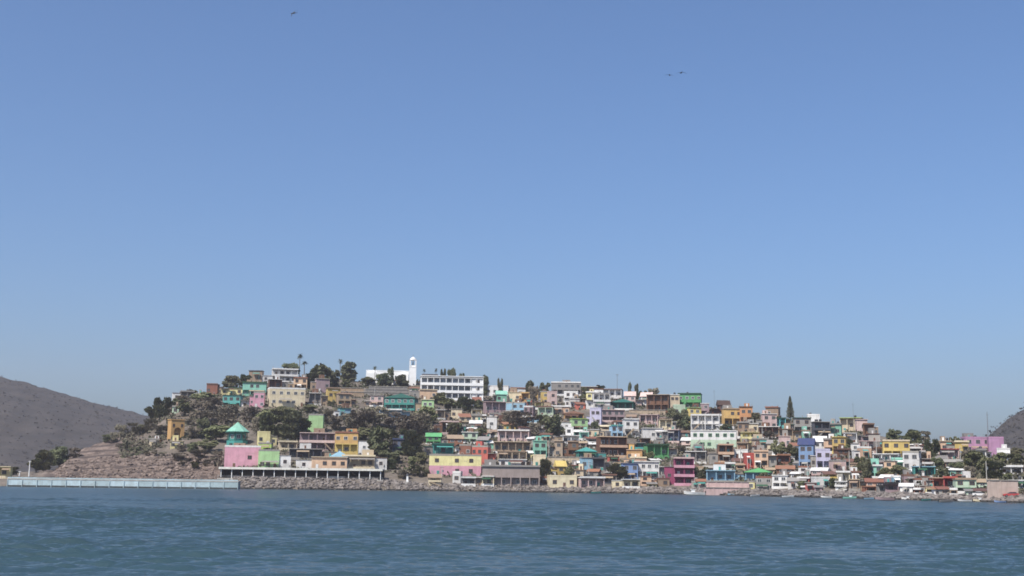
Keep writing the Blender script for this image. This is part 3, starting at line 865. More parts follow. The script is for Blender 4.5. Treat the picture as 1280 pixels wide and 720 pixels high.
def amber_tower():
    X, Y, Z, m, gy = spot(221.5, 549)
    e = empty('tower_house', (X, Y, Z), face_cam(X, Y) + .32)
    w = 17 * m; hw = w / 2; h = (gy - 525) * m
    b = MB(); aw = 1.5; ah = h * .42
    b.box(-hw, -aw, 0, w * .8, -3, h); b.box(aw, hw, 0, w * .8, -3, h); b.box(-aw, aw, 1.6, w * .8, -3, h)
    pts = [(aw * math.cos(R(180 - 15 * k)), ah + aw * math.sin(R(15 * k))) for k in range(13)]
    for k in range(12):
        (xa, za), (xb, zb) = pts[k], pts[k + 1]
        i = len(b.v)
        b.v += [(xa, 0, za), (xb, 0, zb), (xb, 0, h), (xa, 0, h), (xa, 1.6, za), (xb, 1.6, zb)]
        b.f += [(i, i + 1, i + 2, i + 3), (i, i + 4, i + 5, i + 1)]; b.m += [0, 0]
    b.box(-aw, aw, .002, 1.598, h - .3, h - .002)
    b.build('wall', paint('amber'), e)
    r_ = MB(); r_.box(-hw - .25, hw + .25, -.25, w * .8 + .25, h + .002, h + .3); r_.build('roof', paint('amber'), e)
    link('door', DOORS['brown'], e, (0, 1.6, 0), None, (1.5, 1, 1.3))
    link('window', WINS['brown'], e, (-hw * .62, 0, h * .72), None, (.8, 1, 1.1)); link('window', WINS['brown'], e, (hw * .62, 0, h * .72), None, (.8, 1, 1.1))
    register(e, (212, 525, 231, 549), 'amber tower house', 'amber tower', 'amber tower house', 'tall amber tower house with an arched doorway on the rocky headland', 'house')
amber_tower()

COL['beige_white'] = 'e6e2d8'
def waterfront_shed():
    pa, pb = 276, 476
    Xa, Ya, Za = at_depth(pa, 598.3, np.interp(pa, PX, S_T) + 7.5); Xb, Yb, Zb = at_depth(pb, 598.8, np.interp(pb, PX, S_T) + 7.5)
    L = math.hypot(Xb - Xa, Yb - Ya); rz = math.atan2(Yb - Ya, Xb - Xa)
    e = empty('waterfront_shed', (Xa, Ya, 3.75), rz)
    m = Ya / F; top = 13.4 * m
    b = MB(); b.box(-.6, L + .6, -1.2, 8.4, top - .45, top); b.box(-.7, L + .7, -1.3, -1.202, top - .75, top + .06); b.build('roof', paint('beige_white'), e)
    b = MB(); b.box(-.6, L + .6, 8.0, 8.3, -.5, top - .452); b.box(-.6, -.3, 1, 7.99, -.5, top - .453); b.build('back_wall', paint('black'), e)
    b = MB(); b.box(-1, L + 1, -1.6, 9, -2.4, 0); b.build('floor_slab', CONC, e)
    n = 15
    for k in range(n + 1):
        b = MB(); x = .1 + (L - .2) * k / n
        b.box(x - .13, x + .13, -.6, -.34, .001, top - .451); b.build('post', WHITEP, e)
    for x0 in (L * .33, L * .35): pass
    for k, (x0, x1, c) in enumerate(((2, 6, 'grey'), (18, 26, 'tan'), (40, 46, 'white'), (50.5, 57, 'tan'))):
        b = MB(); b.box(x0, x1, 3.5, 4.6, 0.002, 1.1); b.box(x0 - .1, x1 + .1, 3.3, 4.8, 1.102, 1.2); b.build('counter', paint(c), e)
    b = MB(); b.box(-1, L + 1, -1.5, -1.42, .85, .93); b.box(-1, L + 1, -1.5, -1.42, .45, .5)
    for k in range(34): x = -1 + (L + 1.9) * k / 33; b.box(x, x + .06, -1.49, -1.43, .002, .85)
    b.build('railing', METAL, e)
    register(e, (275, 584, 476, 598), 'open white-roofed shed', 'shed', 'long waterfront shed', 'long low open-fronted shed with flat white roof and posts along the waterfront', 'shed')
waterfront_shed()

def pier():
    Xa, Ya = on_water(9, 608.2); Xb, Yb = on_water(297, 611.6)
    L = math.hypot(Xb - Xa, Yb - Ya); rz = math.atan2(Yb - Ya, Xb - Xa)
    e = empty('pier', (Xa, Ya, 0), rz)
    m = Ya / F; top = 10.6 * m
    b = MB(); b.box(0, L, .3, 9, -3, top - .5); b.build('body', CONC, e)
    b = MB(); b.box(-.2, L + .2, -.1, 9.2, top - .498, top - .1); b.build('deck', CONC, e)
    n = 16
    for k in range(n):
        x0, x1 = L * k / n + .012, L * (k + 1) / n - .012
        b = MB(); b.box(x0, x1, -.02, .298, .55, top - .5); b.build('wall_panel', paint('palepier'), e)
        b = MB(); b.box(x0, x1, -.1, .12, top - .098, top + .28); b.build('kerb', paint('palepier'), e)
    for k in range(n + 1):
        b = MB(); x = L * k / n; b.box(x - .09, x + .09, -.25, -.101, -1, top - .5); b.build('fender', paint('palepier'), e)
    b = MB(); b.box(0, L, -.06, .297, -1, .5); b.build('waterline_band', simple('wet_stone', (.03, .035, .035), (.07, .07, .065), 1, .5), e)
    for k in (1, 3, 6, 8, 11, 13, 15):
        b = MB(); x = L * (k + .4) / n; b.tube([(x, .6, top - .1), (x, .6, top + .35), (x, .6, top + .4), (x, .6, top + .6)], [.16, .16, .26, .26], 10); b.build('bollard', METAL, e)
    register(e, (9, 597, 297, 609), 'pier', 'pier', 'pale blue pier', 'long pale blue and white concrete pier at the foot of the headland', 'pier')
COL['palepier'] = 'c8dfe4'
pier()

def retaining_wall(x0, x1, yt, yb, col, label, short=None, n=1):
    X, Y, Z, m, gy = spot((x0 + x1) / 2, yb)
    e = empty('retaining_wall', (X, Y, Z), face_cam(X, Y) * .8)
    hw = (x1 - x0) * m / 2; h = (gy - yt) * m
    for k in range(n):
        b = MB(); zz = h * k / n
        b.box(-hw * (1 - .12 * k), hw * (1 - .05 * k), k * 2.2, k * 2.2 + 2.195, -2.5, zz + h / n - .25)
        for q in range(int(hw * 2 / 3)):
            x = -hw * (1 - .12 * k) + .4 + q * 3; b.box(x, x + .4, k * 2.2 - .15, k * 2.2 - .002, -2, zz + h / n - .3)
        b.build('tier', paint(col), e)
        c = MB(); c.box(-hw * (1 - .12 * k) - .1, hw * (1 - .05 * k) + .1, k * 2.2 - .25, k * 2.2 + .6, zz + h / n - .248, zz + h / n); c.build('coping', paint('concrete'), e)
    register(e, (x0, yt, x1, yb), 'wall', 'wall', short, label, 'wall')
retaining_wall(453, 512, 482, 494, 'grey', 'grey stepped retaining wall under the white church', 'stepped church wall', 3)
retaining_wall(786, 832, 512, 518, 'beige', 'long beige terrace wall below the brown arcaded house', 'beige terrace wall')
retaining_wall(683, 730, 571, 579, 'cream', 'long cream retaining wall behind the small yellow shore house', 'cream retaining wall')
retaining_wall(1236, 1272, 600, 622, 'dusk', 'blank dusty beige wall block on the east shore', 'dusty beige wall block')
retaining_wall(880, 938, 602, 617, 'palepink', 'long faded pink sea wall below the light blue shed', 'faded pink sea wall', 2)
retaining_wall(420, 455, 484, 495, 'tan', 'tan stepped wall under the big skyline tree', 'tan stepped wall', 2)

# ------------------------------------------------------------------ houses: x0, x1, top, base in the photograph; wall colours; storeys from the ground up; roof
HOUSES = [
 # west shoulder and headland
 (186, 199, 549, 557, 'cream', 'w', 'flat', None, 'small cream hut on bare rock beside the amber tower house', 'cream hut'),
 (213, 228, 551, 560, 'paleyel', 'w', 'flat', 'cream', 'pale yellow cube house directly below the amber tower house', 'pale yellow cube'),
 (215, 243, 489, 501, 'grey', 'l', 'flat', 'grey', 'long grey house with dark openings on the west shoulder of the hill', 'long grey house'),
 (244, 253, 491, 500, 'white', 'w', 'flat', 'white', 'small white shed beside the long grey house on the west shoulder', 'white shed'),
 (215, 223, 508, 517, 'palegreen', 'w', 'flat', None, 'tiny pale green hut among trees above the amber tower house', None),
 (257, 278, 480, 492, 'terra', 'w', 'flat', 'rust', 'terracotta house with flat rusty roof on the west skyline', 'terracotta skyline house'),
 (276, 303, 484, 494, 'paleyel', 'w', 'flat', 'dkgreen', 'low pale yellow house next to the terracotta skyline house', 'low pale yellow house'),
 (276, 312, 494, 511, 'turq', 'lw', 'flat', 'dkteal', 'wide turquoise house below the low pale yellow house', 'wide turquoise house'),
 (303, 332, 478, 495, 'mint', 'lw', 'flat', 'dkgreen', None, 'mint balcony house'),
 (311, 330, 491, 510, 'pink', 'ww', 'para', None, 'bright pink house tucked between the wide turquoise house and cream apartments', 'bright pink house'),
 (310, 328, 463, 476, 'tan', 'w', 'flat', 'dkbrown', None, None),
 (323, 373, 461, 478, 'white', 'll', 'flat', 'white', 'white hilltop mansion with stacked flat roof slabs', 'white mansion'),
 (335, 361, 474, 487, 'brown', 'l', 'flat', 'white', None, None),
 (360, 384, 472, 487, 'peach', 'lw', 'flat', 'terra', None, 'peach house'),
 (335, 383, 486, 508, 'cream', 'ww', 'para', None, 'wide cream apartment block with two rows of windows', 'cream apartments'),
 (388, 413, 473, 491, 'mauve', 'w', 'flat', None, None, None),
 (386, 409, 491, 507, 'grey', 'l', 'flat', 'white', None, None),
 (408, 426, 485, 502, 'yellow', 'w', 'flat', 'tan', None, 'yellow hill house'),
 (421, 447, 492, 508, 'tan', 'lw', 'flat', 'peach', None, None),
 (417, 440, 510, 525, 'ltblue', 'w', 'flat', 'dkteal', 'boxy light blue house alone on the scrubby slope', 'boxy light blue house'),
 (454, 480, 494, 509, 'palepink', 'lw', 'flat', 'grey', None, None),
 (478, 520, 491, 513, 'teal', 'lw', 'pyr', 'dkteal', 'big teal house with dark hipped roof below the church', 'big teal house'),
 (474, 512, 512, 525, 'ltblue', 'l', 'flat', 'white', None, 'pale blue porch house'),
 (519, 542, 499, 522, 'ltgreen', 'lw', 'flat', 'cream', None, 'light green two-storey house'),
 (511, 548, 487, 499, 'peach', 'w', 'flat', 'cream', None, None),
 (512, 532, 483, 491, 'white', 'w', 'gable', 'rust', None, None),
 (545, 563, 512, 525, 'beige', 'l', 'flat', None, None, None),
 (563, 583, 511, 524, 'cream', 'w', 'flat', None, None, None),
 (591, 606, 496, 511, 'slate', 'w', 'gable', 'terra', None, 'slate blue house'),
 (607, 636, 483, 495, 'white', 'w', 'para', None, None, None),
 (616, 634, 488, 503, 'mint', 'w', 'gable', 'mint', 'mint green gabled house just east of the white balconied block', 'mint gabled house'),
 (634, 652, 490, 503, 'cream', 'w', 'flat', None, None, None),
 (637, 663, 485, 494, 'white', 'w', 'flat', 'terra', None, None),
 (648, 662, 491, 504, 'amber', 'l', 'flat', None, None, None),
 (631, 657, 504, 520, 'ltblue', 'lw', 'para', None, 'light blue house with balcony below the mint gabled house', 'light blue balcony house'),
 (605, 634, 502, 519, 'mauve', 'l', 'flat', 'palepink', None, None),
 (608, 621, 522, 538, 'white', 'w', 'para', None, 'white cube house with one big dark window', 'white cube house', dict(nwin=1)),
 (587, 602, 525, 538, 'grey', 'w', 'gable', 'white', None, None),
 (543, 575, 527, 543, 'brown', 'l', 'flat', 'palepink', None, 'brown porch house'),
 (577, 597, 540, 555, 'palegreen', 'lw', 'flat', None, None, None),
 (532, 562, 541, 556, 'green', 'lw', 'gable', 'green', 'bright green gabled house above a teal lower house', 'bright green house'),
 (529, 568, 555, 570, 'teal', 'l', 'flat', 'dkteal', 'teal house with dark porch directly under the bright green house', 'teal porch house'),
 (536, 602, 570, 595, 'pink,paleyel', 'ww', 'para', None, 'long shore hall with pink lower storey and pale yellow upper storey', 'pink and yellow hall', dict(yaw=.05, nwin=3, annex=False)),
 (587, 619, 559, 583, 'coral', 'pw', 'para', None, 'coral red block with three dark upper windows', 'coral red block', dict(nwin=3, yaw=-.3)),
 (568, 589, 557, 572, 'terra', 'w', 'para', None, None, None),
 (621, 662, 538, 554, 'palepink', 'a', 'flat', 'white', None, 'pink colonnade house'),
 (617, 663, 552, 567, 'tan', 'l', 'flat', 'beige', None, None),
 (621, 659, 564, 577, 'beige', 'l', 'flat', 'tan', None, None),
 (623, 670, 574, 584, 'white', 'w', 'flat', 'white', None, None),
 (603, 674, 583, 609, 'mgrey', 'ap', 'flat', 'grey', 'long brownish grey waterfront hall with a columned ground floor', 'grey-brown waterfront hall', dict(yaw=0)),
 (565, 576, 591, 605, 'white', 'w', 'para', None, 'small white kiosk in front of the pink and yellow hall', 'white kiosk', dict(tank=False)),
 (593, 618, 595, 608, 'cream', 'l', 'flat', 'white', None, None),
 (577, 594, 597, 608, 'grey', 'l', 'flat', 'white', None, None),
 # foot of the western slope
 (280, 325, 559, 586, 'pink', 'w', 'para', None, 'large plain pink block beside the long waterfront shed', 'large pink block', dict(yaw=.05, tank=False, annex=False, nwin=2)),
 (322, 347, 541, 558, 'paleyel', 'w', 'para', None, 'pale yellow house above the light green waterfront block', 'pale yellow house'),
 (348, 380, 552, 563, 'cream', 'l', 'flat', 'cream', None, None),
 (322, 339, 555, 570, 'lime', 'w', 'para', None, 'small lime green house stacked on the light green waterfront block', 'lime green house'),
 (322, 364, 564, 586, 'ltgreen', 'wp', 'para', None, 'light green waterfront block next to the large pink block', 'light green waterfront block', dict(yaw=.1)),
 (377, 404, 519, 541, 'ltgreen', 'p', 'para', None, 'plain light green block on the slope beside a dark tree', 'light green slope block', dict(yaw=-.1)),
 (374, 418, 541, 565, 'mauve', 'll', 'flat', 'palepink', 'mauve house with two pale pink balcony bands above the waterfront shed', 'mauve banded house', dict(rail='palepink', yaw=.05)),
 (362, 421, 561, 575, 'dkgrey', 'l', 'flat', 'grey', None, 'dark grey terrace', dict(yaw=0)),
 (418, 463, 541, 568, 'yellow,amber', 'lw', 'flat', 'terra', 'amber and yellow house with terracotta roof above the waterfront shed', 'amber terracotta house', dict(rail='yellow')),
 (370, 433, 571, 587, 'peach', 'w', 'flat', 'cream', 'long peach wall house directly behind the waterfront shed', 'long peach house', dict(yaw=0)),
 (428, 483, 570, 587, 'beige', 'l', 'flat', 'cream', None, 'long beige house', dict(yaw=0)),
 (413, 435, 564, 586, 'ltblue', 'ww', 'pyr', 'ltblue', 'light blue house with pointed roof behind the waterfront shed', 'pointed light blue house'),
 (484, 507, 549, 566, 'slate', 'lw', 'flat', 'navy', None, 'slate house in the dark trees'),
 # middle of the town
 (660, 677, 487, 503, 'amber', 'l', 'flat', 'brown', None, None),
 (676, 686, 490, 506, 'yellow', 'ww', 'para', None, None, 'narrow yellow house'),
 (689, 747, 478, 495, 'grey', 'lw', 'flat', 'white', 'long grey hilltop building with overhanging white roof slab', 'grey hilltop building', dict(yaw=0)),
 (695, 723, 490, 503, 'white', 'lw', 'para', None, None, None),
 (686, 697, 490, 508, 'palepink', 'ww', 'para', None, None, None),
 (705, 725, 498, 509, 'white', 'w', 'flat', None, None, None),
 (726, 748, 490, 508, 'paleyel', 'lw', 'flat', 'white', None, None),
 (732, 764, 492, 512, 'white', 'wl', 'para', None, None, 'white stepped house'),
 (737, 778, 486, 498, 'white', 'l', 'flat', 'terra', None, None),
 (761, 793, 498, 513, 'dkteal', 'l', 'pyr', 'dkteal', 'dark teal house with hipped roof east of the grey hilltop building', 'dark teal house'),
 (732, 752, 511, 532, 'lilac', 'ww', 'para', None, None, 'lilac white house', dict(win='brown')),
 (705, 730, 513, 526, 'amber', 'l', 'pyr', 'brown', None, 'amber hip-roofed house'),
 (701, 737, 523, 540, 'ltgreen', 'lw', 'flat', 'lime', None, 'lime roofed house'),
 (707, 717, 535, 552, 'white', 'ww', 'para', None, None, None),
 (695, 726, 544, 555, 'white', 'l', 'flat', 'white', None, None),
 (751, 782, 512, 528, 'mauve', 'lw', 'flat', 'palepink', None, None),
 (757, 780, 532, 548, 'ltblue', 'lw', 'flat', 'teal', None, 'teal roofed blue house'),
 (747, 798, 546, 572, 'brown', 'll', 'flat', 'peach', 'wide brown house with peach roof slab and two balconies', 'wide brown house', dict(rail='peach')),
 (781, 802, 489, 507, 'palepink', 'lw', 'gable', 'palepink', None, None),
 (800, 815, 490, 507, 'white', 'w', 'gable', 'palepink', None, None),
 (807, 837, 493, 517, 'brown', 'aa', 'flat', 'beige', 'brown house with two storeys of dark arcades on the skyline', 'brown arcaded house'),
 (832, 850, 493, 513, 'cream', 'ww', 'flat', 'white', None, None),
 (847, 877, 492, 512, 'green', 'lw', 'flat', 'dkgreen', 'green skyline house with dark green flat roof', 'green skyline house'),
 (854, 878, 509, 528, 'yellow', 'lw', 'flat', 'ltgreen', 'yellow house with arched look under the green skyline house', 'yellow house'),
 (842, 857, 507, 521, 'palegreen', 'w', 'para', None, None, None),
 (798, 833, 518, 532, 'palepink', 'l', 'flat', 'palepink', None, None),
 (824, 846, 524, 540, 'cream', 'l', 'flat', 'beige', None, None),
 (779, 808, 524, 547, 'white', 'lw', 'flat', 'white', None, 'white balcony house'),
 (803, 829, 535, 551, 'white', 'w', 'flat', 'white', None, None),
 (826, 850, 537, 554, 'slate', 'l', 'flat', 'palepink', None, None),
 (863, 900, 519, 540, 'white', 'aa', 'para', None, 'white house with tall slim columns below the brown skyline house', 'white columned house'),
 (876, 892, 504, 521, 'mauve', 'lw', 'flat', None, None, None),
 (889, 914, 500, 520, 'brown', 'lw', 'gable', 'dkbrown', 'brown skyline house with dark gabled roof', 'brown skyline house'),
 (904, 928, 511, 533, 'amber', 'lw', 'flat', 'tan', None, 'amber house'),
 (925, 949, 508, 533, 'orange', 'lw', 'flat', 'rust', 'orange skyline house with dark rust roof slab', 'orange skyline house', dict(rail='amber')),
 (934, 948, 529, 542, 'cream', 'w', 'flat', 'white', None, None),
 (927, 949, 540, 557, 'paleyel', 'wl', 'flat', 'paleyel', None, 'pale yellow balcony house', dict(rail='paleyel')),
 (917, 936, 528, 548, 'tan', 'lw', 'flat', None, None, None),
 (946, 972, 517, 536, 'palepink', 'ww', 'flat', 'white', None, 'pale pink skyline house'),
 (956, 974, 509, 521, 'tan', 'w', 'flat', 'terra', None, None),
 (968, 988, 522, 536, 'turq', 'l', 'flat', 'dkgreen', 'turquoise house under the tall skyline conifer', 'turquoise balcony house', dict(rail='turq')),
 (984, 1014, 522, 543, 'grey', 'lw', 'flat', 'dkgreen', None, 'grey dark-roofed house'),
 (1010, 1025, 519, 534, 'white', 'w', 'para', None, None, None),
 (863, 921, 538, 561, 'palegreen,white', 'ww', 'flat', 'white', 'wide white and pale green house with green windows', 'wide white and green house', dict(win='green', yaw=-.05)),
 (947, 976, 533, 549, 'brown', 'l', 'flat', None, None, None),
 (973, 1002, 536, 552, 'tan', 'l', 'flat', 'brown', None, None),
 (974, 988, 545, 561, 'palepink', 'w', 'flat', None, None, None),
 (998, 1018, 548, 587, 'blue', 'lww', 'gable', 'navy', 'tall blue house with navy gabled roof', 'tall blue house'),
 (1014, 1038, 563, 588, 'lilac', 'lw', 'para', None, 'lilac house beside the tall blue house', 'lilac house', dict(win='brown')),
 (1018, 1033, 545, 567, 'white', 'ww', 'gable', 'white', None, None),
 (1030, 1045, 549, 567, 'peach', 'lw', 'flat', None, None, None),
 (1040, 1058, 546, 567, 'yellow', 'lw', 'flat', 'yellow', 'yellow house with yellow roof slab east of the tall blue house', 'bright yellow house', dict(rail='yellow')),
 (1017, 1039, 527, 548, 'dkgrey', 'll', 'flat', 'grey', None, None),
 (1036, 1052, 530, 547, 'mint', 'w', 'flat', None, None, None),
 (1049, 1078, 522, 540, 'cream,lime', 'l', 'flat', 'lime', 'lime and cream skyline house with shaded balcony', 'lime skyline house', dict(rail='cream')),
 (1071, 1085, 524, 540, 'palepink', 'w', 'flat', None, None, None),
 (1080, 1098, 530, 546, 'brown', 'l', 'flat', 'brown', None, None),
 (1056, 1081, 541, 556, 'white', 'l', 'flat', 'white', None, 'white framed house'),
 (1063, 1107, 551, 565, 'palepink', 'l', 'flat', 'palepink', None, 'wide pale pink house'),
 (1068, 1091, 560, 576, 'peach', 'w', 'para', None, None, None),
 (1088, 1108, 560, 574, 'palepink', 'l', 'flat', 'brown', None, None),
 (1105, 1137, 551, 574, 'yellow', 'lw', 'flat', 'cream', 'yellow house with cream roof near the east end of the town', 'yellow east house'),
 (1090, 1125, 567, 578, 'white', 'l', 'flat', 'white', None, None),
 (1077, 1101, 542, 555, 'mauve', 'w', 'flat', 'brown', None, None),
 (1128, 1150, 566, 588, 'white', 'ww', 'para', None, 'white two-storey house east of the yellow east house', 'white east house'),
 (1115, 1132, 574, 588, 'mint', 'w', 'para', None, None, None),
 (1105, 1120, 576, 593, 'peach', 'lw', 'flat', None, None, None),
 (1084, 1103, 582, 598, 'mint', 'lw', 'flat', 'white', None, 'mint shore house'),
 (1040, 1059, 577, 590, 'palepink', 'w', 'para', None, None, None),
 (1046, 1063, 590, 604, 'cream', 'l', 'flat', 'white', None, None),
 (1018, 1039, 598, 610, 'white', 'w', 'para', None, None, 'white shore cabin', dict(nwin=2)),
 (1125, 1141, 604, 617, 'white', 'w', 'gable', 'white', 'small white gabled shore hut at the east end', 'white gabled hut', dict(nwin=1)),
 (1143, 1182, 583, 598, 'teal', 'l', 'flat', 'ltblue', 'teal shed with light blue roof near the east shore', 'teal shed'),
 (1158, 1182, 597, 612, 'coral', 'l', 'flat', 'peach', 'coral shop front next to the bright red shop', 'coral shop'),
 (1180, 1197, 597, 612, 'red', 'l', 'flat', 'red', 'bright red shop on the east shore', 'bright red shop'),
 (1195, 1221, 599, 617, 'palegreen', 'lw', 'flat', 'tan', None, 'pale green shore house'),
 (1252, 1292, 583, 595, 'white', 'l', 'flat', 'white', 'long white-roofed house at the edge of the east hill', 'long white-roofed house', dict(yaw=0)),
 (1170, 1190, 551, 567, 'peach', 'w', 'flat', 'cream', None, None),
 (1185, 1211, 552, 570, 'yellow', 'w', 'flat', 'cream', 'yellow house with a black roof tank at the east end', 'yellow tank house', dict(tank=True)),
 (1174, 1199, 561, 577, 'palepink', 'l', 'flat', 'red', None, None),
 (1206, 1240, 548, 566, 'orchid', 'ww', 'para', None, 'purple-pink house with dark tank at the foot of the east hill', 'east pink house', dict(tank=True)),
 (1237, 1255, 548, 567, 'orchid', 'p', 'para', None, 'windowless pink block attached to the east pink house', 'blank pink block', dict(yaw=.05, tank=False)),
 (1220, 1241, 562, 574, 'white', 'l', 'flat', None, None, None),
 (1247, 1263, 562, 577, 'white', 'w', 'para', None, None, None),
 (943, 971, 564, 585, 'peach', 'lw', 'flat', 'peach', 'peach house with balcony above the green-roofed shore house', 'peach balcony house', dict(rail='peach')),
 (931, 945, 568, 586, 'red', 'w', 'para', None, 'narrow dark red house beside the peach balcony house', 'narrow red house'),
 (930, 963, 585, 602, 'ltblue', 'l', 'pyr', 'green', 'green-roofed light blue shore house', 'green-roofed shore house'),
 (884, 934, 588, 604, 'ltblue', 'l', 'flat', 'ltblue', 'long light blue shed above the faded pink sea wall', 'long light blue shed', dict(yaw=0)),
 (887, 918, 556, 579, 'brown', 'll', 'flat', 'peach', None, 'brown double balcony house', dict(rail='peach')),
 (856, 893, 564, 580, 'grey', 'l', 'flat', 'white', None, 'grey white-roofed house'),
 (831, 868, 573, 607, 'magenta', 'lll', 'flat', 'palepink', 'magenta house with three pale pink balcony bands near the shore', 'magenta house', dict(rail='pink', yaw=.05)),
 (793, 834, 577, 600, 'white', 'lw', 'flat', 'white', 'white house with long white balcony beside the magenta house', 'white banded house', dict(rail='white', yaw=0, nwin=4)),
 (778, 798, 579, 601, 'blue', 'lw', 'flat', 'slate', 'blue house next to the white banded house', 'blue shore house'),
 (806, 850, 556, 573, 'green', 'l', 'flat', 'dkgreen', 'green house with long balcony above the white banded house', 'green balcony house', dict(rail='green', win='white')),
 (783, 803, 562, 578, 'amber', 'w', 'flat', 'peach', None, None),
 (780, 808, 572, 584, 'peach', 'w', 'flat', 'cream', None, None),
 (721, 760, 559, 576, 'teal', 'l', 'pyr', 'teal', 'teal house with low hipped roof above the dark grey shed', 'teal hip-roofed house'),
 (726, 745, 572, 588, 'ltblue', 'w', 'flat', 'grey', None, None),
 (741, 761, 573, 591, 'dkgrey', 'l', 'flat', 'dkgrey', 'dark grey shed below the teal hip-roofed house', 'dark grey shed'),
 (689, 709, 576, 598, 'yellow', 'ww', 'gable', 'yellow', 'small yellow gabled house near the shore', 'small yellow shore house'),
 (667, 684, 551, 573, 'mint', 'lw', 'flat', 'mint', None, 'mint box house'),
 (666, 682, 570, 584, 'cream', 'w', 'para', None, None, None),
 (686, 704, 551, 571, 'beige', 'ww', 'flat', 'beige', None, None),
 (702, 723, 552, 571, 'brown', 'lw', 'flat', 'tan', None, None),
 (686, 723, 596, 610, 'cream', 'w', 'para', None, 'low cream shore house in front of the small yellow house', 'low cream shore house'),
 (723, 758, 597, 610, 'palepink', 'a', 'flat', 'white', None, 'pink shore colonnade'),
 (765, 800, 599, 611, 'cream', 'l', 'flat', 'white', None, None),
 (965, 985, 594, 611, 'white', 'lw', 'flat', 'white', None, 'white shore house'),
 (985, 998, 597, 611, 'white', 'w', 'gable', 'grey', None, None),
 (1061, 1084, 599, 614, 'tan', 'l', 'flat', 'beige', None, 'tan shore shed'),
 (1098, 1124, 604, 616, 'mauve', 'l', 'flat', 'black', None, 'dark-roofed boathouse'),
 (1266, 1290, 600, 613, 'white', 'l', 'flat', 'white', None, None),
 (-4, 12, 583, 598, 'paleyel', 'l', 'flat', 'cream', 'pale yellow house behind the west end of the pier', 'pale yellow pier house'),
]
for it in HOUSES:
    kw = it[10] if len(it) > 10 else {}
    house(*it[:8], label=it[8], short=it[9], **kw)

# the smaller houses packed between them
random.seed(77)
PAL = ['white'] * 5 + ['cream'] * 3 + ['beige', 'beige', 'tan', 'tan', 'palepink', 'palepink', 'palepink', 'peach', 'grey', 'grey', 'concrete', 'brown', 'brown', 'terra', 'mauve', 'ltblue', 'mint', 'paleyel', 'palegreen', 'yellow', 'teal', 'coral']
CNAME['concrete'] = 'bare concrete'
rects = [i['r'] for i in ITEMS]
def over(r, q):
    w = min(r[2], q[2]) - max(r[0], q[0]); h = min(r[3], q[3]) - max(r[1], q[1])
    return w * h / ((r[2] - r[0]) * (r[3] - r[1])) if w > 0 and h > 0 else 0
GREEN_ZONES = [(322, 510, 386, 548), (425, 520, 545, 575), (545, 495, 592, 516), (230, 495, 285, 560), (480, 575, 535, 606), (834, 511, 866, 536), (1205, 565, 1262, 600)]
n_f = 0
for _ in range(20000):
    if n_f >= 138: break
    px = random.choice([random.uniform(520, 1262), random.uniform(900, 1262)])
    sk = np.interp(px, SKY[:, 0], SKY[:, 1]); sh = np.interp(px, SH[:, 0], SH[:, 1]) - 7
    yb = random.uniform(sk + 8, sh)
    w = random.uniform(13, 24) if n_f < 70 else random.uniform(8, 16); h = random.uniform(9, 16) if n_f < 70 else random.uniform(6.5, 11)
    r = (px - w / 2, yb - h, px + w / 2, yb)
    if sum(over(r, q) for q in rects) > (.42 if n_f < 70 else .66) or any(over(r, z) > .3 for z in GREEN_ZONES): continue
    rects.append(r); n_f += 1
    wall = random.choice(PAL)
    st = random.choice(['w', 'w', 'l']) if h < 12 else random.choice(['lw', 'ww', 'wl', 'lw'])
    house(r[0], r[2], r[1], r[3], wall, st, random.choice(['flat', 'flat', 'para', 'gable', 'sheet', 'sheet']), random.choice([None, 'white', 'rust', 'terra', 'grey', 'tan']))

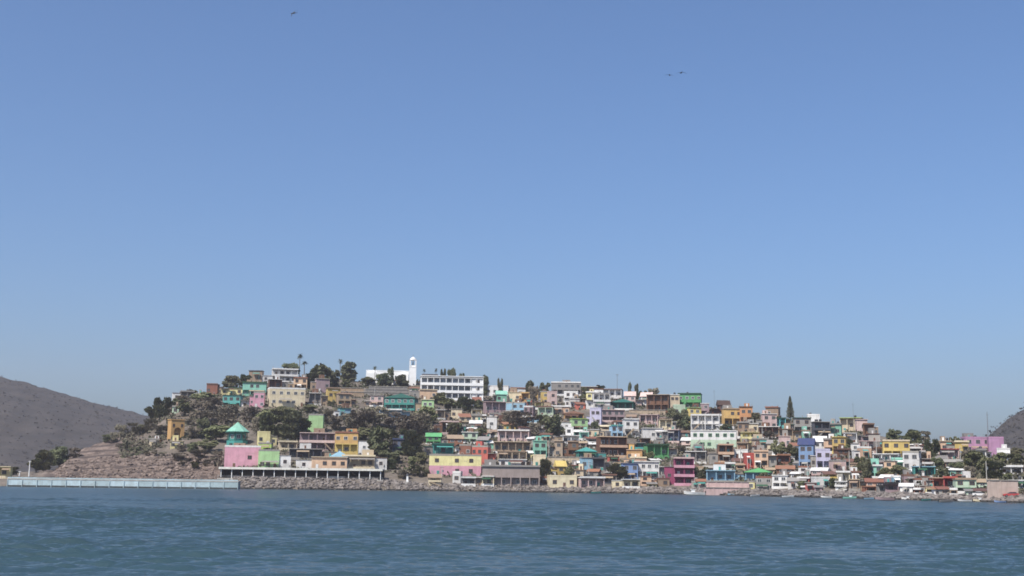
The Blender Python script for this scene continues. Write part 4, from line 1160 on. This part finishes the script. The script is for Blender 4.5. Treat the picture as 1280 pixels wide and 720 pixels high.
# ------------------------------------------------------------------ trees
random.seed(31)
TREES = [
 (203, 521, 24, 26, 'dark', 'round dark tree at the west end of the hill skyline', 'round west tree'), (190, 524, 18, 16, 'green'), (222, 512, 16, 14, 'dark'), (233, 520, 20, 16, 'green'),
 (255, 505, 24, 14, 'green'), (240, 497, 16, 10, 'dark'), (292, 486, 22, 14, 'green'), (306, 480, 16, 12, 'dark'), (252, 545, 16, 22, 'dark', None, 'dark gully tree'), (270, 552, 26, 20, 'green'), (262, 565, 22, 14, 'green'),
 (340, 546, 34, 30, 'dark', 'broad dark tree crown above the pale yellow house', 'broad dark tree'), (362, 549, 36, 36, 'dark'), (377, 546, 22, 24, 'dark'), (352, 526, 30, 18, 'green'), (329, 538, 20, 22, 'green'),
 (390, 486, 22, 20, 'dark'), (404, 486, 34, 31, 'dark', 'big dark tree on the skyline beside the palms', 'big skyline tree'), (416, 484, 18, 22, 'dark'), (436, 476, 24, 25, 'dark', 'tall dark tree beside the single palm west of the church', 'tall dark tree'),
 (362, 468, 23, 15, 'dark', 'dark tree behind the white mansion roof', None), (365, 505, 12, 12, 'green'), (343, 482, 10, 8, 'green'),
 (459, 482, 16, 11, 'green'), (479, 483, 22, 16, 'dark'), (488, 483, 8, 24, 'dark'), (503, 483, 20, 14, 'dark'),
 (477, 571, 32, 38, 'dark', 'dark tree mass beside the amber terracotta house', 'dark tree mass'), (497, 562, 24, 26, 'dark'), (514, 570, 28, 32, 'dark'), (488, 577, 30, 14, 'dark'),
 (451, 540, 26, 24, 'dry'), (468, 534, 28, 22, 'dry'), (437, 538, 22, 18, 'dry'), (490, 536, 26, 18, 'dry'), (507, 543, 26, 20, 'dry'), (522, 552, 22, 22, 'dry'), (527, 540, 22, 20, 'dry'), (418, 537, 20, 16, 'dry'), (406, 530, 16, 16, 'dry'),
 (455, 552, 20, 16, 'green'), (531, 530, 24, 18, 'green'), (560, 515, 30, 20, 'green', 'broad olive tree below the white balconied block', 'broad olive tree'), (580, 514, 26, 18, 'dark'), (548, 506, 18, 14, 'green'),
 (566, 545, 16, 14, 'green'), (598, 550, 18, 14, 'green'), (570, 540, 14, 12, 'dark'), (606, 485, 12, 16, 'dark'), (625, 486, 7, 14, 'dark'), (600, 512, 14, 12, 'dark'),
 (554, 472, 7, 12, 'dark'), (564, 472, 11, 12, 'dark'), (545, 472, 5, 13, 'palm'), (577, 471, 9, 6, 'dark'), (530, 472, 5, 12, 'palm'),
 (240, 548, 18, 12, 'dry'), (262, 535, 24, 18, 'dry'), (280, 530, 20, 18, 'dry'), (250, 525, 26, 20, 'dry'), (232, 510, 18, 14, 'dry'), (268, 515, 26, 16, 'dry'), (290, 522, 20, 14, 'dry'), (310, 528, 22, 18, 'dry'), (320, 545, 14, 20, 'dry'),
 (225, 575, 14, 8, 'dry'), (250, 572, 18, 9, 'dry'), (272, 585, 14, 18, 'dry'),
 (668, 512, 15, 34, 'dry', 'tall bare dry tree next to the narrow yellow house', 'tall bare tree'), (664, 488, 14, 12, 'dark'), (681, 490, 14, 12, 'dark'), (691, 546, 26, 28, 'dark', 'dark tree below the lime roofed house', 'dark town tree'), (680, 535, 18, 16, 'green'),
 (650, 540, 30, 22, 'dry'), (668, 548, 18, 16, 'dry'), (636, 533, 24, 16, 'dry'), (731, 498, 10, 14, 'dark'), (750, 488, 12, 7, 'dark'), (727, 507, 8, 12, 'green'),
 (788, 492, 6, 14, 'dark'), (796, 493, 7, 13, 'dark'), (816, 497, 16, 15, 'dry', 'grey bare bush on the skyline by the brown arcaded house', None), (804, 498, 10, 10, 'dark'),
 (848, 534, 26, 24, 'dark', 'dark bushy tree below the green skyline house', 'dark bushy tree'), (860, 538, 16, 18, 'dark'), (838, 522, 14, 12, 'dark'),
 (876, 601, 20, 18, 'dark', 'dark shrub tree east of the magenta house', 'dark shore tree'), (890, 598, 10, 10, 'dark'), (804, 577, 14, 14, 'green'), (811, 578, 14, 12, 'green'), (770, 602, 20, 20, 'green'), (683, 601, 16, 22, 'green'), (712, 600, 10, 16, 'green'), (680, 590, 12, 16, 'dark'),
 (943, 533, 12, 14, 'green'), (967, 605, 12, 12, 'green'), (955, 605, 12, 14, 'green'), (935, 598, 10, 8, 'green'), (975, 575, 16, 22, 'green'), (990, 578, 16, 20, 'green'), (1003, 611, 12, 10, 'dark'),
 (908, 542, 18, 12, 'dark'), (1000, 547, 18, 10, 'dark'), (963, 552, 16, 12, 'dry'),
 (1044, 610, 14, 12, 'dark'), (1084, 600, 14, 28, 'dark', 'dark slim tree west of the mint shore house', 'dark slim tree'), (1077, 594, 16, 22, 'green'), (1056, 567, 12, 10, 'green'), (1061, 560, 12, 12, 'dark'), (1122, 598, 20, 16, 'green'), (1130, 602, 14, 12, 'dark'), (1104, 598, 14, 12, 'green'),
 (1118, 553, 22, 16, 'dark', 'dark tree on the skyline behind the yellow east house', 'dark east skyline tree'), (1131, 556, 16, 12, 'dark'), (1144, 561, 20, 20, 'green'), (1115, 546, 8, 10, 'dark'), (1157, 558, 16, 16, 'dry'), (1166, 581, 20, 34, 'dark', 'tall dark tree between the white east house and yellow tank house', 'tall east tree'),
 (1172, 588, 16, 16, 'dark'), (1152, 583, 14, 16, 'dry'), (1180, 597, 16, 12, 'dark'), (1196, 594, 18, 16, 'dark'), (1190, 552, 10, 6, 'green'), (1202, 553, 12, 6, 'dark'), (1222, 588, 30, 24, 'green', 'wide olive tree below the east pink house', 'wide olive tree'), (1243, 600, 26, 24, 'dark', 'dark tree beside the long white-roofed house', 'dark end tree'), (1232, 596, 18, 20, 'green'), (1212, 600, 16, 14, 'dry'), (1254, 580, 16, 12, 'green'), (1270, 582, 18, 14, 'green'), (1272, 575, 16, 14, 'green'),
 (1210, 582, 14, 16, 'dry'), (57, 585, 26, 22, 'green', 'round green tree behind the pier near the rock face', 'round pier tree'), (74, 582, 24, 24, 'dark'), (45, 588, 16, 14, 'green'), (92, 572, 14, 10, 'dry'), (132, 553, 10, 10, 'dark'), (150, 548, 14, 14, 'dry'), (166, 545, 16, 14, 'dry'), (175, 543, 12, 12, 'green'), (141, 552, 10, 9, 'dry'),
 (14, 594, 18, 9, 'green'), (188, 538, 18, 12, 'dry'), (200, 545, 16, 12, 'dry'),
 (374, 472, 9, 32, 'palm', 'tallest palm, on the skyline behind the peach house', 'tallest palm'), (380, 474, 10, 24, 'palm', 'shorter palm beside the tallest skyline palm', None), (425, 474, 8, 27, 'palm', 'single tall palm next to the tall dark skyline tree', None), (468, 482, 7, 26, 'palm', 'small palm in front of the white church', None),
 (988, 523, 10, 29, 'conifer', 'tall narrow conifer on the skyline above the turquoise balcony house', 'skyline conifer'),
]
for q_ in range(13): TREES.append((152 + q_ * 10.6 + random.uniform(-3, 3), 562 + q_ * 1.9 + random.uniform(-1, 2), random.uniform(6, 11), random.uniform(4, 7), random.choice(['dry', 'dry', 'dark'])))
for t in TREES: tree(*t)
random.seed(91)
n_t = 0
rects = [i['r'] for i in ITEMS]
for _ in range(6000):
    if n_t >= 130: break
    px = random.choice([random.uniform(225, 545), random.uniform(545, 1265)])
    sk = np.interp(px, SKY[:, 0], SKY[:, 1]); sh = np.interp(px, SH[:, 0], SH[:, 1]) - 10
    yb = random.uniform(sk + 10, sh - (14 if px < 500 else 0))
    w = random.uniform(9, 20) if px < 545 else random.uniform(10, 24); h = w * random.uniform(.65, 1.0)
    r = (px - w / 2, yb - h, px + w / 2, yb)
    if sum(over(r, q) for q in rects) > (.30 if px < 545 else .62): continue
    rects.append(r); n_t += 1
    tree(px, yb, w, h, random.choice(['dry', 'green', 'dark', 'green']) if px > 545 else random.choice(['dry', 'green', 'dry', 'green', 'dark']))

# ------------------------------------------------------------------ masts, monument, lamp posts
def mast(px, yt, yb, label, r=.12, lamp=False, name='mast', col=METAL, back=0):
    X, Y, Z, m, gy = spot(px, yb)
    e = empty(name, (X, Y, Z)); h = (gy - yt) * m
    b = MB(); b.tube([(0, 0, -1), (0, 0, h * .5), (0, 0, h)], [r * 1.4, r, r * .6], 8); b.build('pole', col, e)
    b = MB()
    if lamp: b.box(-.7, .7, -.12, .12, h - .15, h + .1); b.box(-.5, .5, -.1, .1, h - .9, h - .75)
    else: b.box(-.6, .6, -.05, .05, h * .93, h * .93 + .1); b.box(-.05, .05, -.4, .4, h * .85, h * .85 + .1)
    b.build('crossarm', col, e)
    register(e, (px - 2, yt, px + 2, yb), 'mast', 'mast', None, label, 'mast')
mast(771.5, 468, 495, 'thin grey lamp mast on the skyline above the dark teal house', .13, True)
mast(1236, 515, 566, 'tall thin grey mast standing behind the east pink house', .2)
mast(36, 576, 597, 'tall white mast behind the west end of the pier', .2, False, 'mast', WHITEP)
mast(24, 589, 598, 'short white post beside the pale yellow pier house', .22, False, 'post', WHITEP)
mast(1067, 503, 535, 'thin aerial rising above the lime skyline house', .07)
mast(893, 487, 515, 'thin aerial rising behind the brown skyline house', .07)

def utility_pole(px, yb):
    X, Y, Z, m, gy = spot(px, yb); h = random.uniform(7, 9)
    e = empty('utility_pole', (X, Y, Z), random.uniform(-.5, .5))
    b = MB(); b.tube([(0, 0, -1), (0, 0, h)], [.16, .11], 8); b.build('pole', CONC, e)
    b = MB(); b.box(-.9, .9, -.06, .06, h - .9, h - .78); b.build('crossarm', BARK, e)
    b = MB(); b.tube([(.3, -.3, h - 2.6), (.3, -.3, h - 1.7)], [.25, .25], 10); b.build('transformer', METAL, e)
    register(e, (px - 3, yb - h / m, px + 3, yb), 'slim grey utility pole', 'pole', None, None, 'utility pole', 'utility poles in the town')
random.seed(55)
for px_, py_ in ((552, 606), (612, 548), (664, 600), (686, 575), (736, 603), (772, 553), (819, 545), (838, 603), (878, 545), (926, 586), (953, 556), (1010, 606), (1062, 588), (1096, 577), (1150, 600), (1201, 586), (1234, 612), (468, 505), (396, 560), (640, 520)): utility_pole(px_, py_)

def monument():
    X, Y, Z, m, gy = spot(509, 605)
    e = empty('monument', (X, Y, Z), face_cam(X, Y)); h = (gy - 592) * m
    b = MB(); b.box(-1.1, 1.1, 0, 2.2, -1, .5); b.box(-.8, .8, .3, 1.9, .5, .9); b.build('plinth', CONC, e)
    b = MB(); b.tube([(0, 1.1, .9), (0, 1.1, h * .5), (0, 1.1, h * .8)], [.6, .5, .42], 4); b.build('shaft', WHITEP, e)
    b = MB(); b.tube([(0, 1.1, h * .8), (0, 1.1, h * .86), (0, 1.1, h)], [.55, .6, .15], 8); b.build('cap', paint('dkgrey'), e)
    register(e, (505, 592, 513, 605), 'monument', 'monument', 'white monument', 'slim white monument with dark cap on the rocky shore', 'monument')
monument()

# ------------------------------------------------------------------ boats and cars on the east shore
def hull_mesh(L, Bm, Hh):
    b = MB(); N = 9; prof = []
    for k in range(N):
        q = k / (N - 1); w = Bm / 2 * (1 - max(0, (q - .45) / .55) ** 2.2) * (.86 + .14 * min(1, q * 4)); sh = Hh * (1 + .45 * q ** 2.5); x = -L / 2 + L * q
        if k == N - 1: w = .03
        prof.append([(x, -w, sh), (x, -w * .72, .12 * Hh + .3 * Hh * q ** 4), (x, 0, -.12 * Hh + .6 * Hh * q ** 5), (x, w * .72, .12 * Hh + .3 * Hh * q ** 4), (x, w, sh)])
        prof[-1] += [(x, w * .86, sh), (x, w * .6, .42 * Hh), (x, -w * .6, .42 * Hh), (x, -w * .86, sh)]
    for r in prof: b.v += r
    n = len(prof[0])
    for k in range(N - 1):
        for j in range(n):
            b.f.append((k * n + j, (k + 1) * n + j, (k + 1) * n + (j + 1) % n, k * n + (j + 1) % n)); b.m.append(0)
    b.f.append(tuple(range(n))); b.m.append(0); b.f.append(tuple((N - 1) * n + j for j in range(n))[::-1]); b.m.append(0)
    return b
def boat(px, py, wpx, col, label, cabin=False, rz=0., d=0):
    X, Y = on_water(px, py); m = Y / F; L = wpx * m * 1.03
    e = empty('motor_boat', (X, Y, .05), rz); Hh = L * .13
    hull_mesh(L, L * .30, Hh).build('hull', paint(col), e)
    for q in (-.2, .12):
        b = MB(); b.box(L * q - .18, L * q + .18, -L * .115, L * .115, Hh * .62, Hh * .72); b.build('bench', paint('cream'), e)
    b = MB(); b.box(-L * .5 - .35, -L * .5 + .0, -.2, .2, Hh * .9, Hh * 1.55); b.box(-L * .5 - .25, -L * .5 - .1, -.08, .08, -.3, Hh * .9); b.build('outboard_motor', RUBBER, e)
    if cabin:
        b = MB(); b.box(-L * .02, L * .16, -L * .10, L * .10, Hh * .5, Hh * 1.9); b.build('cabin', WHITEP, e)
        b = MB(); b.box(-L * .05, L * .19, -L * .12, L * .12, Hh * 1.9, Hh * 2.02); b.build('cabin_roof', WHITEP, e)
        b = MB(); b.box(L * .1601, L * .165, -L * .08, L * .08, Hh * 1.25, Hh * 1.75); b.build('windscreen', GLASS, e)
    register(e, (px - wpx / 2, py - 6, px + wpx / 2, py), ('white' if col == 'white' else cname(col)) + (' cabin boat' if cabin else ' open boat') + ' moored', 'boat', None, label, 'boat', 'small boats moored along the shore')
boat(868, 619.0, 25, 'white', 'long white boat moored below the grey riprap by the faded pink sea wall', True, R(176))
boat(985, 622.0, 15, 'white', 'small white boat moored below the white shore house', False, R(8))
boat(1106, 625.5, 22, 'mauve', 'dull mauve boat moored in front of the dark-roofed boathouse', False, R(172))
boat(1183, 628.0, 18, 'grey', 'grey open boat moored in front of the bright red shop', False, R(10))
random.seed(8)
for px_, w_, col_, cab in ((1033, 13, 'white', 0), (1062, 16, 'mint', 1), (1086, 12, 'ltblue', 0), (1136, 17, 'white', 1), (1158, 13, 'teal', 0), (1206, 16, 'white', 0), (1226, 18, 'cream', 1), (1250, 14, 'blue', 0), (944, 13, 'white', 0), (916, 12, 'ltblue', 0), (800, 13, 'white', 0), (745, 12, 'teal', 0)):
    boat(px_, np.interp(px_, SH[:, 0], SH[:, 1]) + random.uniform(-.1, .8), w_, col_, None, bool(cab), R(random.choice([4, 176]) + random.uniform(-14, 14)))
boat(4, 606.3, 13, 'red', 'red open boat off the west tip of the pier', False, R(5))

def car(px, yb, wpx, col, label, rz):
    X, Y, Z, m, gy = spot(px, yb)
    e = empty('parked_car', (X, Y, Z + .05), rz); L = 4.4; W = 1.75
    def loft(sec):
        b = MB(); n = len(sec)
        for s in (-1, 1): b.v += [(x, s * w, z) for x, z, w in sec]
        b.f += [tuple(range(n)), tuple(range(n, 2 * n))[::-1]] + [(i, n + i, n + (i + 1) % n, (i + 1) % n) for i in range(n)]; b.m += [0] * (n + 2)
        return b
    w = W / 2
    loft([(-2.15, .35, w), (2.15, .35, w), (2.2, .6, w), (2.05, .82, w * .96), (1.0, .95, w * .97), (-1.7, 1.0, w * .97), (-2.15, .9, w * .95)]).build('body', simple('car_' + col, *[[x * .7 for x in lin(COL[col])]] * 2, 1, .3), e)
    loft([(1.0, .953, w * .93), (.35, 1.38, w * .78), (-1.1, 1.42, w * .78), (-1.75, 1.003, w * .93)]).build('window', GLASS, e)
    loft([(.36, 1.40, w * .76), (.30, 1.46, w * .72), (-1.0, 1.49, w * .72), (-1.12, 1.43, w * .76)]).build('roof', MATS['car_' + col], e)
    for x in (-1.35, 1.35):
        for s in (-1, 1):
            b = MB(); b.tube([(x, s * (w - .2), .33), (x, s * (w + .02), .33)], [.33, .33], 14); wh = b.build('wheel', RUBBER, e)
            b = MB(); b.tube([(x, s * (w + .021), .33), (x, s * (w + .04), .33)], [.19, .17], 10); b.build('rim', METAL, wh)
    register(e, (px - wpx / 2, yb - 5, px + wpx / 2, yb), 'car', 'car', None, label, 'car', 'cars parked on the east shore')
car(1225, 621, 14, 'white', 'white car parked beside the dusty beige wall block', R(-14))
car(1264, 621.5, 14, 'red', 'dark red car parked in front of the dusty beige wall block', R(168))

# ------------------------------------------------------------------ birds
def bird(px, py, dist, span, roll, yaw, droop, label):
    X, Y, Z = at_depth(px, py, dist)
    b = MB()
    L = span * .42
    rings = [(-.5, .02), (-.36, .07), (-.1, .13), (.15, .12), (.32, .07), (.40, .075), (.46, .05), (.56, .012)]
    b.tube([(x * L * 1.3, 0, .02 * L) for x, _ in rings], [r * L for _, r in rings], 8)
    for s in (-1, 1):
        sec = [(0, .16, .0), (.35, .19, .10), (.7, .13, .10 - droop * .5), (1, .02, .06 - droop)]
        for k in range(3):
            (q0, c0, z0), (q1, c1, z1) = sec[k], sec[k + 1]
            i = len(b.v); S = span / 2; sw0 = -.10 * q0 ** 2; sw1 = -.22 * q1 ** 2
            for q, c, z, sw in ((q0, c0, z0, sw0), (q1, c1, z1, sw1)):
                for dx, dz in ((c * .5, 0), (0, .012), (-c * .5, 0), (0, -.012)):
                    b.v.append(((dx + sw + .06) * S, s * q * S, (z + dz) * S))
            for j in range(4): b.f.append((i + j, i + (j + 1) % 4, i + 4 + (j + 1) % 4, i + 4 + j)); b.m.append(0)
    i = len(b.v); b.v += [(-.55 * L, -.05 * L, 0), (-.55 * L, .05 * L, 0), (-.95 * L, .13 * L, 0), (-.95 * L, -.13 * L, 0), (-.75 * L, 0, .04 * L)]
    b.f += [(i, i + 1, i + 2, i + 3), (i, i + 4, i + 1), (i + 1, i + 4, i + 2), (i + 2, i + 4, i + 3), (i + 3, i + 4, i)]; b.m += [0] * 5
    o = b.build('seabird', simple('dark_plumage', (.02, .02, .022), (.05, .048, .045), 6, .8), None, True)
    o.location = (X, Y, Z); o.rotation_euler = (roll, R(-4), yaw)
    register(o, (px - 5, py - 3, px + 5, py + 3), 'bird', 'bird', None, label, 'bird', 'seabirds in the sky')
bird(367, 16.5, 190, 2.0, R(-48), R(150), .18, 'dark banking seabird with tilted wings, flying alone high in the sky')
bird(837, 94, 200, 1.8, R(8), R(80), .22, 'dark seabird gliding lower of two flying close together')
bird(851.5, 91, 205, 2.1, R(-4), R(96), .30, 'dark seabird gliding higher of two flying close together')


# ------------------------------------------------------------------ labels: each tells one thing from the things like it by what it stands next to
def label_all():
    marks = [i for i in ITEMS if i['short']]
    used = set(i['label'] for i in ITEMS if i['label'])
    def cen(i): r = i['r']; return (r[0] + r[2]) / 2, (r[1] + r[3]) / 2
    byc = {}
    for i in ITEMS: byc.setdefault(i['cls'], []).append(i)
    def rel(i, m):
        (x, y), (a, c) = cen(i), cen(m)
        dx, dy = x - a, y - c
        wx = ((i['r'][2] - i['r'][0]) + (m['r'][2] - m['r'][0])) / 2
        wy = ((i['r'][3] - i['r'][1]) + (m['r'][3] - m['r'][1])) / 2
        ox, oy = abs(dx) / wx, abs(dy) / wy
        if oy < .55 and ox < 2.2: return 'beside', ox
        if dy < 0 and ox < .75 and oy < 4: return 'above', oy
        if dy > 0 and ox < .75 and oy < 4: return 'below', oy
        return None, 9e9
    PH = dict(beside='standing beside', above='just above', below='just below')
    left = []
    for it in ITEMS:
        if it['label']: continue
        c = []
        for m in marks:
            if m is it: continue
            d, s = rel(it, m)
            if not d: continue
            same = [rel(j, m) for j in byc[it['cls']] if j is not it and j is not m]
            best = all(not (q[0] == d and q[1] < s) for q in same)
            c.append((0 if best else 1, s, d, m))
        c.sort(key=lambda q: q[:2])
        done = False
        for q in c:
            L = f"{it['desc']} {PH[q[2]]} the {q[3]['short']}"
            key = (it['cls'], q[2], q[3]['short'])
            if key in used or q[0]: continue
            used.add(key); it['label'] = L; done = True; break
        if not done: left.append(it)
    for it in left:
        x, y = cen(it)
        ms = sorted((m for m in marks if m is not it), key=lambda m: math.hypot(cen(m)[0] - x, 1.6 * (cen(m)[1] - y)))[:7]
        ok = False
        for a in range(len(ms)):
            for c in range(a + 1, len(ms)):
                L = f"{it['desc']} between the {ms[a]['short']} and the {ms[c]['short']}"
                key = (it['cls'], 'b', *sorted((ms[a]['short'], ms[c]['short'])))
                if key in used or len(L.split()) > 16: continue
                xa, xc = sorted((cen(ms[a])[0], cen(ms[c])[0]))
                if not xa - 4 < x < xc + 4: continue
                used.add(key); it['label'] = L; ok = True; break
            if ok: break
        if not ok:
            it['label'] = f"{it['desc']} near the {ms[0]['short']}"
    for it in ITEMS:
        w = it['label'].split()
        if len(w) > 16: print('LONG', it['label'])
        tag(it['o'], it['label'], it['cat'], it['group'])
    from collections import Counter
    cn = Counter(i['label'] for i in ITEMS)
    print('items', len(ITEMS), 'dups', [k for k, v in cn.items() if v > 1][:20], 'fallback', len(left))
label_all()
for kd, L_ in PROTO.items():
    for q, (e_, _, _) in enumerate(L_):
        if (kd, q) not in USED:
            for ch in list(e_.children): bpy.data.objects.remove(ch)
            bpy.data.objects.remove(e_)
